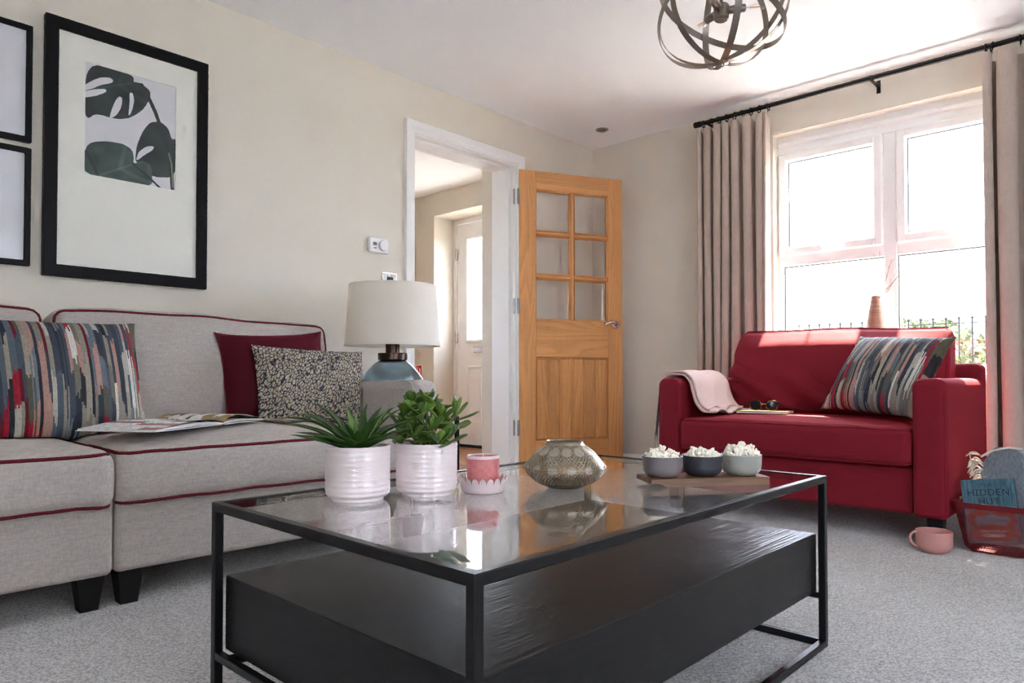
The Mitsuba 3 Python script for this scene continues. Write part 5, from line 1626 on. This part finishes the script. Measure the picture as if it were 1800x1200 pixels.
# ------------------------------------------------------------------ mug and wire basket on the carpet
M_MUG = mat('mug_pink', pr((0.56, 0.265, 0.240), 0.32, specular=0.5))
mg = thing('pink_mug', 'wide dusky pink mug on the carpet by the red wire basket', 'mug')
MC = np.array([2.470, -1.262, 0.001])
mp = [(0.0, 0.0), (0.036, 0.0), (0.040, 0.0015), (0.050, 0.008), (0.0560, 0.018), (0.0590, 0.032), (0.0600, 0.076), (0.0592, 0.0775), (0.0578, 0.0765), (0.0568, 0.060), (0.0560, 0.034), (0.050, 0.014), (0.040, 0.007), (0.0, 0.006)]
part(mg, 'body', xf(lathe(mp, 56), tr(*MC)), M_MUG, 30)
ha = YAW + math.pi
hd = np.array([math.cos(ha - 0.12), math.sin(ha - 0.12), 0])
part(mg, 'handle', tube([MC + hd * r_ + np.array([0, 0, z]) for r_, z in ((0.056, 0.070), (0.068, 0.0715), (0.078, 0.064), (0.0825, 0.050), (0.079, 0.036), (0.069, 0.025), (0.055, 0.018))], 0.0046, 10), M_MUG, True)

M_WIRE = mat('red_wire', pr((0.130, 0.004, 0.008), 0.35, specular=0.5))
bk = thing('wire_basket', 'red mesh basket holding a cookbook and a grey throw on the carpet', 'basket')
BX0, BX1, BY0, BY1 = 2.514, 2.775, -1.205, -0.955
bx0, bx1, by0, by1 = 2.548, 2.738, -1.178, -0.985
BZ = 0.182


def rrect(x0, x1, y0, y1, r, z, n=8):
    pts = []
    for cx, cy, a0 in ((x1 - r, y1 - r, 0), (x0 + r, y1 - r, 90), (x0 + r, y0 + r, 180), (x1 - r, y0 + r, 270)):
        for t in np.linspace(0, 90, n):
            a_ = math.radians(a0 + t)
            pts.append([cx + r * math.cos(a_), cy + r * math.sin(a_), z])
    return np.array(pts)


def resample(p, n):
    q = np.vstack([p, p[:1]])
    s = np.concatenate([[0], np.cumsum(np.linalg.norm(np.diff(q, axis=0), axis=1))])
    t = np.linspace(0, s[-1], n, endpoint=False)
    return np.stack([np.interp(t, s, q[:, k]) for k in range(3)], 1)


def wall_at(t, n):
    r = 0.030
    x0, x1, y0, y1 = [a + (b - a) * t for a, b in ((bx0, BX0), (bx1, BX1), (by0, BY0), (by1, BY1))]
    ins = 0.014 * max(0, 1 - t / 0.12) ** 2
    return resample(rrect(x0 + ins, x1 - ins, y0 + ins, y1 - ins, r, 0.004 + t * (BZ - 0.004)), n)


n_w = 200
rows_t = [0.0, 0.05, 0.12] + list(np.linspace(0.2, 0.88, 16))
W_ = np.array([wall_at(t, n_w) for t in rows_t])
wires = []
nr = len(rows_t)
NS = 96
for dirn in (1, -1):
    for i in range(NS):
        st_ = n_w * i / NS
        pth = []
        for j in range(nr):
            q = (st_ + dirn * j * n_w / 96 * 1.0) % n_w
            i0 = int(q) % n_w
            fr0 = q - int(q)
            pth.append(W_[j, i0] * (1 - fr0) + W_[j, (i0 + 1) % n_w] * fr0)
        wires.append(tube(pth, 0.00075, 4, cap=False))
mk = part(bk, 'mesh_wall', join(*wires), M_WIRE, True)
labels[mk] = {'kind': 'stuff'}
band = []
for zz, off in ((BZ, 0.0), (BZ - 0.021, -0.003)):
    for o2 in (0.0015, -0.0015):
        band.append(rrect(BX0 + off * -1 - o2, BX1 + off + o2, BY0 - off - o2, BY1 + off + o2, 0.032, zz))
nb_ = len(band[0])
vb = np.vstack([band[0], band[1], band[3], band[2]])
fb = []
for a_ in range(4):
    for j in range(nb_):
        j2 = (j + 1) % nb_
        fb.append([a_ * nb_ + j, ((a_ + 1) % 4) * nb_ + j, ((a_ + 1) % 4) * nb_ + j2, a_ * nb_ + j2])
tm = trimesh.Trimesh(*VF(vb, fb), process=False)
tm.fix_normals()
part(bk, 'rim', (np.array(tm.vertices), np.array(tm.faces)), M_WIRE, 40)
# solid corners as on the photograph, and the floor
part(bk, 'bottom', extrude(Polygon(rrect(bx0 + 0.014, bx1 - 0.014, by0 + 0.014, by1 - 0.014, 0.025, 0)[:, :2]), 0.0025, tr(0, 0, 0.002)), M_WIRE)
cs = []
for cx, cy in ((0, 0), (1, 0), (0, 1), (1, 1)):
    q0 = np.array([(bx0, bx1)[cx], (by0, by1)[cy], 0.006])
    q1 = np.array([(BX0, BX1)[cx], (BY0, BY1)[cy], BZ - 0.015])
    sgn = np.array([1 - 2 * cx, 1 - 2 * cy, 0]) * 0.006
    cs.append(tube([q0 + sgn * 3, q0 * .75 + q1 * .25 + sgn * 1.6, q1 + sgn * 1.6], 0.0022, 8))
part(bk, 'corner_post', join(*cs), M_WIRE, True) if 0 else None
M_ROPE = mat('wood_grip', pr((0.50, 0.37, 0.22), 0.6))
for (x, y) in ((BX0 + 0.012, BY0 + 0.10), (BX1 - 0.012, BY0 + 0.10)):
    part(bk, 'grip', tube([(x, y, BZ + 0.001), (x, y + 0.055, BZ + 0.001)], 0.006, 10), M_ROPE, True)

# cookbook standing in the basket, leaning and turned


def teal_wood(p, n, uv):
    pl = dr.floor(uv.x * 9)
    g = noise(uv.x * 90, uv.y * 6 + 7 * cell_rand(pl, 1))
    c = mix((0.022, 0.062, 0.088), (0.085, 0.185, 0.235), g * (0.6 + 0.6 * cell_rand(pl, 2)))
    return c * (0.55 + 0.45 * smoothstep(0.0, 0.05, uv.x * 9 - pl))


M_TEAL = mat('teal_cover', pr(proc(teal_wood), 0.4, specular=0.4))
cb = thing('cookbook', 'teal cookbook with a crab on its cover standing in the red wire basket', 'book')
BWID, BHT, BTH = 0.162, 0.228, 0.024
CM = frame_M(np.array([2.558, -1.163, 0.030]), [1, 0, 0], [0, 0, 1], [0, -1, 0]) @ rot([1, 0, 0], -12) @ rot([0, 0, 1], 8)
CM = tr(0.000, 0.010, -0.002) @ CM
v, f = cham(0, BWID, 0, BHT, -0.003, 0, 0.0008)
part(cb, 'front_cover', xf((v, f), CM), M_TEAL, uv=v[:, :2] / BWID)
part(cb, 'back_cover', xf(cham(0, BWID, 0, BHT, -BTH, -BTH + 0.003, 0.0008), CM), mat('cover_navy', pr((0.03, 0.06, 0.085), 0.4)))
part(cb, 'spine', xf(cham(-0.0025, 0.0005, 0, BHT, -BTH, 0, 0.0008), CM), M_TEAL, uv=cham(-0.0025, 0.0005, 0, BHT, -BTH, 0, 0.0008)[0][:, :2] / BWID)
part(cb, 'page_block', xf(bx(0.0, BWID - 0.003, 0.003, BHT - 0.003, -BTH + 0.003, -0.003), CM), M_PAPER)


def words(txt, height, width, x, y, m, nm='lettering', lift=0.0, M=None):
    t = meshkit.text_mesh(txt, height, 0.0004)
    v = np.array(t.vertices)
    v[:, 0] = (v[:, 0] - v[:, 0].min())
    v[:, 0] *= width / v[:, 0].max()
    return part(cb, nm, xf((v, np.array(t.faces)), CM @ tr(x, y, lift)), m)


M_LETTER = mat('cover_letter', pr((0.012, 0.030, 0.042), 0.4))
words('THE', 0.0115, 0.036, 0.058, 0.203, M_LETTER)
words('HIDDEN', 0.0225, 0.128, 0.016, 0.170, M_LETTER)
words('HUT', 0.0225, 0.064, 0.048, 0.137, M_LETTER)
M_PLATE = mat('cover_plate', pr(proc(lambda p, n, uv: mix((0.10, 0.12, 0.16), (0.25, 0.27, 0.31), fbm(p.x * 60, p.y * 60, p.z * 60, 3))), 0.5))
M_CRAB = mat('cover_crab', pr(proc(lambda p, n, uv: mix((0.20, 0.012, 0.010), (0.42, 0.075, 0.030), fbm(p.x * 150, p.y * 150, p.z * 150, 3))), 0.5))
part(cb, 'cover_photo', xf(extrude(sbox(0.001, 0.001, BWID - 0.001, 0.128), 0.0002), CM), M_PLATE)
cr = [Polygon([(0.030, 0.012), (0.132, 0.012), (0.140, 0.040), (0.120, 0.058), (0.081, 0.064), (0.042, 0.058), (0.022, 0.040)]).buffer(0.004)]
for sx in (-1, 1):
    cxm = 0.081
    cr.append(LineString([(cxm + sx * 0.045, 0.050), (cxm + sx * 0.066, 0.078), (cxm + sx * 0.058, 0.102), (cxm + sx * 0.034, 0.112)]).buffer(0.0095))
    cr.append(Polygon([(cxm + sx * 0.040, 0.104), (cxm + sx * 0.014, 0.114), (cxm + sx * 0.006, 0.104), (cxm + sx * 0.030, 0.094)]).buffer(0.002))
    for q, yy in enumerate((0.018, 0.034)):
        cr.append(LineString([(cxm + sx * 0.052, yy), (cxm + sx * 0.070, yy + 0.016), (cxm + sx * 0.0735, yy - 0.012)]).buffer(0.0040))
part(cb, 'cover_crab', xf(extrude(unary_union(cr).intersection(sbox(0.002, 0.002, BWID - 0.002, 0.126)), 0.0002, tr(0, 0, 0.0002)), CM), M_CRAB)
words('SIMON STALLARD', 0.0062, 0.090, 0.036, 0.040, M_PAPER, lift=0.0004)
part(cb, 'small_print', xf(join(*[bx(0.081 - w_, 0.081 + w_, y, y + 0.0016, 0.0004, 0.0006) for w_, y in ((0.034, 0.031), (0.040, 0.0265), (0.030, 0.022))]), CM), M_PAPER)

# folded grey throw stuffed in behind the book, knotted fringe on its left


def greythrow(p, n, uv):
    return mix((0.105, 0.125, 0.145), (0.215, 0.245, 0.27), noise(p.x * 340, p.y * 340, p.z * 90) * 0.7 + 0.3 * noise(p.x * 20, p.y * 20, p.z * 20))


M_GREYTHROW = mat('grey_throw', pr(proc(greythrow), 0.9, proc(lambda p, n, uv: noise(p.x * 300, p.y * 300, p.z * 200), eps=1.5e-3), 0.0015, sheen=0.4))
gt = thing('grey_throw', 'folded blue grey throw with a cream knotted fringe stuffed into the wire basket', 'throw')
GM_ = frame_M(np.array([2.668, -1.070, 0.205]), [0.97, 0.24, 0], [-0.24, 0.97, 0], [0, 0, 1]) @ rot([0, 1, 0], -10)


def gthrow_fn(v):
    v = v.copy()
    t = (v[:, 2] + 0.16) / 0.32
    v[:, 1] += 0.020 * np.sin(v[:, 0] * 26) * t + 0.012 * (meshkit.noise(v * 18) - 0.5)
    v[:, 0] *= 0.80 + 0.20 * t
    v[:, 2] += 0.014 * np.cos(v[:, 0] * 22) * t - 0.05 * np.clip(-v[:, 0] / 0.07 - 0.2, 0, 1) * t
    return v


def tucked(m, ya, yb):
    """Squeezed into the basket where it is below the rim."""
    v, f = np.array(m[0]), m[1]
    t = np.clip((v[:, 2] - 0.004) / (BZ - 0.004), 0, 1)
    low = v[:, 2] < BZ + 0.03
    xa, xb = bx0 + (BX0 - bx0) * t + 0.012, bx1 + (BX1 - bx1) * t - 0.012
    v[:, 0] = np.where(low, np.clip(v[:, 0], xa, xb), v[:, 0])
    v[:, 1] = np.clip(v[:, 1], ya, np.where(low, np.minimum(yb, by1 + (BY1 - by1) * t - 0.012), yb))
    v[:, 2] = np.maximum(v[:, 2], 0.010)
    return v, f


part(gt, 'body', tucked(xf(rbox(0.078, 0.030, 0.160, 0.026, 16, 4, gthrow_fn), GM_), -1.068, -1.040), M_GREYTHROW, True)
part(gt, 'fold', tucked(xf(rbox(0.070, 0.026, 0.145, 0.024, 14, 4, gthrow_fn), GM_ @ tr(0.012, 0.050, -0.022)), -1.036, -0.9), M_GREYTHROW, True)
M_CREAM = mat('cream_cord', pr((0.56, 0.50, 0.43), 0.9, sheen=0.3))
cords = []
rs = np.random.RandomState(3)
for k in range(22):
    q = (GM_ @ np.array([-0.064 + 0.004 * (k % 3), 0.016 + 0.014 * rs.rand(), 0.050 + 0.105 * rs.rand(), 1]))[:3]
    w1 = q + np.array([-0.016, rs.uniform(-.004, .010), rs.uniform(-.010, .014)])
    w2 = w1 + np.array([rs.uniform(-.018, -.006), rs.uniform(-.004, .006), rs.uniform(-.022, .004)])
    w3 = w2 + np.array([rs.uniform(-.016, .006), rs.uniform(-.004, .006), rs.uniform(-.026, -.008)])
    tt = np.linspace(0, 1, 12)
    sp = np.stack([PchipInterpolator([0, 0.33, 0.66, 1], np.array([q, w1, w2, w3])[:, m_])(tt) for m_ in range(3)], 1)
    cords.append(tube(sp, 0.0024 + 0.0012 * np.exp(-((tt - 0.55) / 0.10) ** 2), 7))
ck3 = part(gt, 'fringe', join(*cords), M_CREAM, True, label='cream knotted fringe')
labels[ck3]['kind'] = 'stuff'
part(gt, 'edge', xf(tube([(-0.060, -0.026, 0.150), (-0.02, -0.030, 0.168), (0.03, -0.028, 0.172), (0.07, -0.020, 0.160)], 0.004, 8), GM_), M_CREAM, True)

# ------------------------------------------------------------------ ceiling lights
M_NICKEL = mat('antique_nickel', pr((0.30, 0.26, 0.22), 0.28, metallic=0.95, specular=0.5))
M_BULB = mat('clear_bulb', {'type': 'thindielectric', 'int_ior': 1.5})
M_FILA = mat('filament', pr((0.75, 0.36, 0.10), 0.5))
pd = thing('pendant_light', 'openwork globe ceiling light of metal bands with clear candle bulbs', 'ceiling light')
PC = np.array([1.965, -1.880, 1.925])
PRD, PRV = 0.228, 0.185


def band_ring(Mr, R1, R2, wd=0.0115, th=0.0014, n=90):
    """Flat metal hoop: ellipse R1 (local x) by R2 (local z); its width runs along local y."""
    a_ = np.linspace(0, 2 * np.pi, n, endpoint=False)
    c, s = np.cos(a_), np.sin(a_)
    vs = []
    for off, y in ((0, -wd), (0, wd), (-th, wd), (-th, -wd)):
        vs.append(np.stack([(R1 + off) * c, np.full(n, y), (R2 + off) * s], 1))
    f = []
    for k in range(4):
        for j in range(n):
            j2 = (j + 1) % n
            f.append([k * n + j, k * n + j2, ((k + 1) % 4) * n + j2, ((k + 1) % 4) * n + j])
    tm = trimesh.Trimesh(*VF(np.vstack(vs), f), process=False)
    tm.fix_normals()
    return xf((np.array(tm.vertices), np.array(tm.faces)), Mr)


for q, az in enumerate((12, 72, 132)):
    part(pd, 'band', band_ring(tr(*PC) @ rot([0, 0, 1], az), PRD * (1 - 0.012 * q), PRV), M_NICKEL, 30)
for az, tl in ((35, 24), (160, 30)):
    part(pd, 'band', band_ring(tr(*PC) @ rot([0, 0, 1], az) @ rot([0, 1, 0], tl) @ rot([1, 0, 0], 90), PRD * 1.008, PRD * 1.008), M_NICKEL, 30)
part(pd, 'stem', tube([PC + [0, 0, 0.02], PC + [0, 0, H - PC[2]]], 0.006, 12), M_NICKEL, 30)
part(pd, 'ceiling_rose', xf(lathe([(0.0, -0.028), (0.045, -0.028), (0.056, -0.022), (0.058, 0.0), (0.0, 0.0)], 40), tr(PC[0], PC[1], H)), M_NICKEL, 30)
part(pd, 'hub', xf(lathe([(0.0, -0.035), (0.020, -0.034), (0.026, -0.028), (0.027, 0.016), (0.022, 0.022), (0.006, 0.024), (0.0, 0.024)], 32), tr(*PC)), M_NICKEL, 30)
part(pd, 'bottom_cap', xf(lathe([(0.0, -0.012), (0.007, -0.011), (0.009, -0.004), (0.024, 0.0), (0.024, 0.004), (0.0, 0.006)], 32), tr(PC[0], PC[1], PC[2] - PRV - 0.002)), M_NICKEL, 30)
for az, el in ((-8, 4), (112, 4), (232, 4)):
    a_ = YAW + math.radians(az)
    d_ = np.array([math.cos(a_) * math.cos(math.radians(el)), math.sin(a_) * math.cos(math.radians(el)), math.sin(math.radians(el))])
    s_ = np.array([-math.sin(a_), math.cos(a_), 0])
    M = frame_M(PC + d_ * 0.022, s_, np.cross(d_, s_), d_)
    ar = part(pd, 'lamp_holder', xf(lathe([(0.0, 0.0), (0.009, 0.0), (0.0135, 0.008), (0.0135, 0.058), (0.012, 0.060), (0.0, 0.060)], 24), M), M_NICKEL, 30)
    bl = part(pd, 'bulb', xf(lathe([(0.0105, 0.0), (0.0115, 0.008), (0.0165, 0.024), (0.0175, 0.034), (0.0140, 0.052), (0.0085, 0.066), (0.0035, 0.074), (0.0, 0.0755)], 24), M @ tr(0, 0, 0.060)), M_BULB, True)
    part(bl, 'filament', xf(join(*[tube([(0.005 * math.cos(t), 0.005 * math.sin(t), 0.014), (0.006 * math.cos(t), 0.006 * math.sin(t), 0.050)], 0.0007, 5) for t in (0, 2.1, 4.2)], tube([(0, 0, 0.0), (0, 0, 0.052)], 0.0012, 6)), M @ tr(0, 0, 0.060)), M_FILA)
dl = thing('downlight', 'small round recessed downlight in the ceiling corner above the oak door', 'downlight')
part(dl, 'bezel', xf(lathe([(0.026, 0.001), (0.028, -0.005), (0.038, -0.006), (0.0425, -0.002), (0.0425, 0.001)], 40, close=True), tr(0.305, -0.302, H)), M_NICKEL, 30)
part(dl, 'lens', xf(lathe([(0.0, -0.003), (0.024, -0.0035), (0.0275, -0.001), (0.0, 0.0005)], 32), tr(0.305, -0.302, H)), M_SCREEN, 30)

# ------------------------------------------------------------------ outside the window
k = struct('ground', 'front garden gravel and lawn')
M_GROUND = mat('garden_ground', pr(proc(lambda p, n, uv: mix((0.30, 0.31, 0.24), (0.46, 0.46, 0.44), smoothstep(0.45, 0.55, fbm(p.x * 1.3, p.y * 1.3, 0.0, 3)))), 0.9))
put(k, bx(-14, 20, 0.37, 45, -0.25, -0.16), M_GROUND)
M_RAIL = mat('iron_railing', pr((0.010, 0.010, 0.012), 0.6, specular=0.15))
rl = thing('iron_railing', 'dark iron railing with knobbed tops outside the window', 'railing')
RYY, RTOP = 2.0, 1.088
part(rl, 'rail', join(bx(-1.2, 4.4, RYY - 0.006, RYY + 0.006, RTOP - 0.050, RTOP - 0.044), bx(-1.2, 4.4, RYY - 0.006, RYY + 0.006, 0.0, 0.012)), M_RAIL)
bar0 = mikit.ply(join(tube([(0, 0, -0.17), (0, 0, RTOP - 0.012)], 0.0055, 8), lathe([(0.0, RTOP - 0.020), (0.009, RTOP - 0.016), (0.012, RTOP - 0.008), (0.009, RTOP - 0.001), (0.0, RTOP + 0.004)], 12)), M_RAIL, smooth=40)
for i in range(34):
    kk = key_for(rl + '__bar')
    d = dict(bar0)
    d['to_world'] = T().translate([0.22 + 0.0855 * i, RYY, 0.0])
    scene[kk] = d


def leaf_cloud(n, rad, seed, size):
    r = np.random.RandomState(seed)
    d = r.randn(n, 3)
    d /= np.linalg.norm(d, axis=1, keepdims=True)
    p = d * (r.rand(n, 1) ** 0.4) * np.array(rad)
    p += (meshkit.noise(p * 3.0 + seed)[:, None] - 0.5) * 0.25 * np.array(rad)
    a = r.randn(n, 3)
    a /= np.linalg.norm(a, axis=1, keepdims=True)
    b = np.cross(a, r.randn(n, 3))
    b /= np.linalg.norm(b, axis=1, keepdims=True)
    s = size * r.uniform(0.6, 1.3, (n, 1))
    v = np.stack([p - a * s, p + b * s * 0.45, p + a * s, p - b * s * 0.45], 1).reshape(-1, 3)
    return VF(v, np.arange(4 * n).reshape(n, 4))


M_SHRUB = mat('shrub_leaf', {'type': 'twosided', 'nested': {'type': 'diffuse', 'reflectance': proc(lambda p, n, uv: mix((0.040, 0.050, 0.024), (0.140, 0.150, 0.085), noise(p.x * 18, p.y * 18, p.z * 18)))}})
for i, (x, y, z, rx, rz, lab) in enumerate(((2.05, 1.15, 0.42, 0.36, 0.36, 'pale green shrub outside the right end of the window'), (1.55, 3.2, 0.75, 0.50, 0.42, 'olive green shrub behind the railing, right of the sill vase'), (2.75, 3.6, 0.72, 0.55, 0.45, 'leafy shrub behind the railing at the far right of the window'))):
    sk_ = thing('garden_shrub', lab, 'shrub')
    part(sk_, 'foliage', xf(leaf_cloud(1500, (rx, rx * 0.8, rz), 60 + i, 0.045), tr(x, y, z)), M_SHRUB)
    part(sk_, 'stem', join(*[tube([(x + 0.04 * math.cos(t), y + 0.04 * math.sin(t), -0.17), (x + 0.12 * math.cos(t), y + 0.1 * math.sin(t), z)], [0.014, 0.006], 6) for t in (0, 2, 4)]), M_TWIG, True)
for i, (x, y, zc, rx, rz, lab) in enumerate(((-3.6, 24.0, 1.8, 1.3, 1.0, 'distant pale tree at the left end of the view through the window'), (-0.6, 24.0, 1.6, 0.9, 0.7, 'distant round tree seen over the railing left of the sill vase'), (2.0, 26.0, 1.75, 0.7, 0.6, 'small distant tree seen just left of the sill vase'))):
    tk_ = thing('distant_tree', lab, 'tree')
    part(tk_, 'crown', xf(leaf_cloud(900, (rx, rx, rz), 80 + i, 0.16), tr(x, y, zc)), M_SHRUB)
    part(tk_, 'trunk', tube([(x, y, -0.2), (x, y, zc)], [0.12, 0.06], 8), M_TWIG, True)
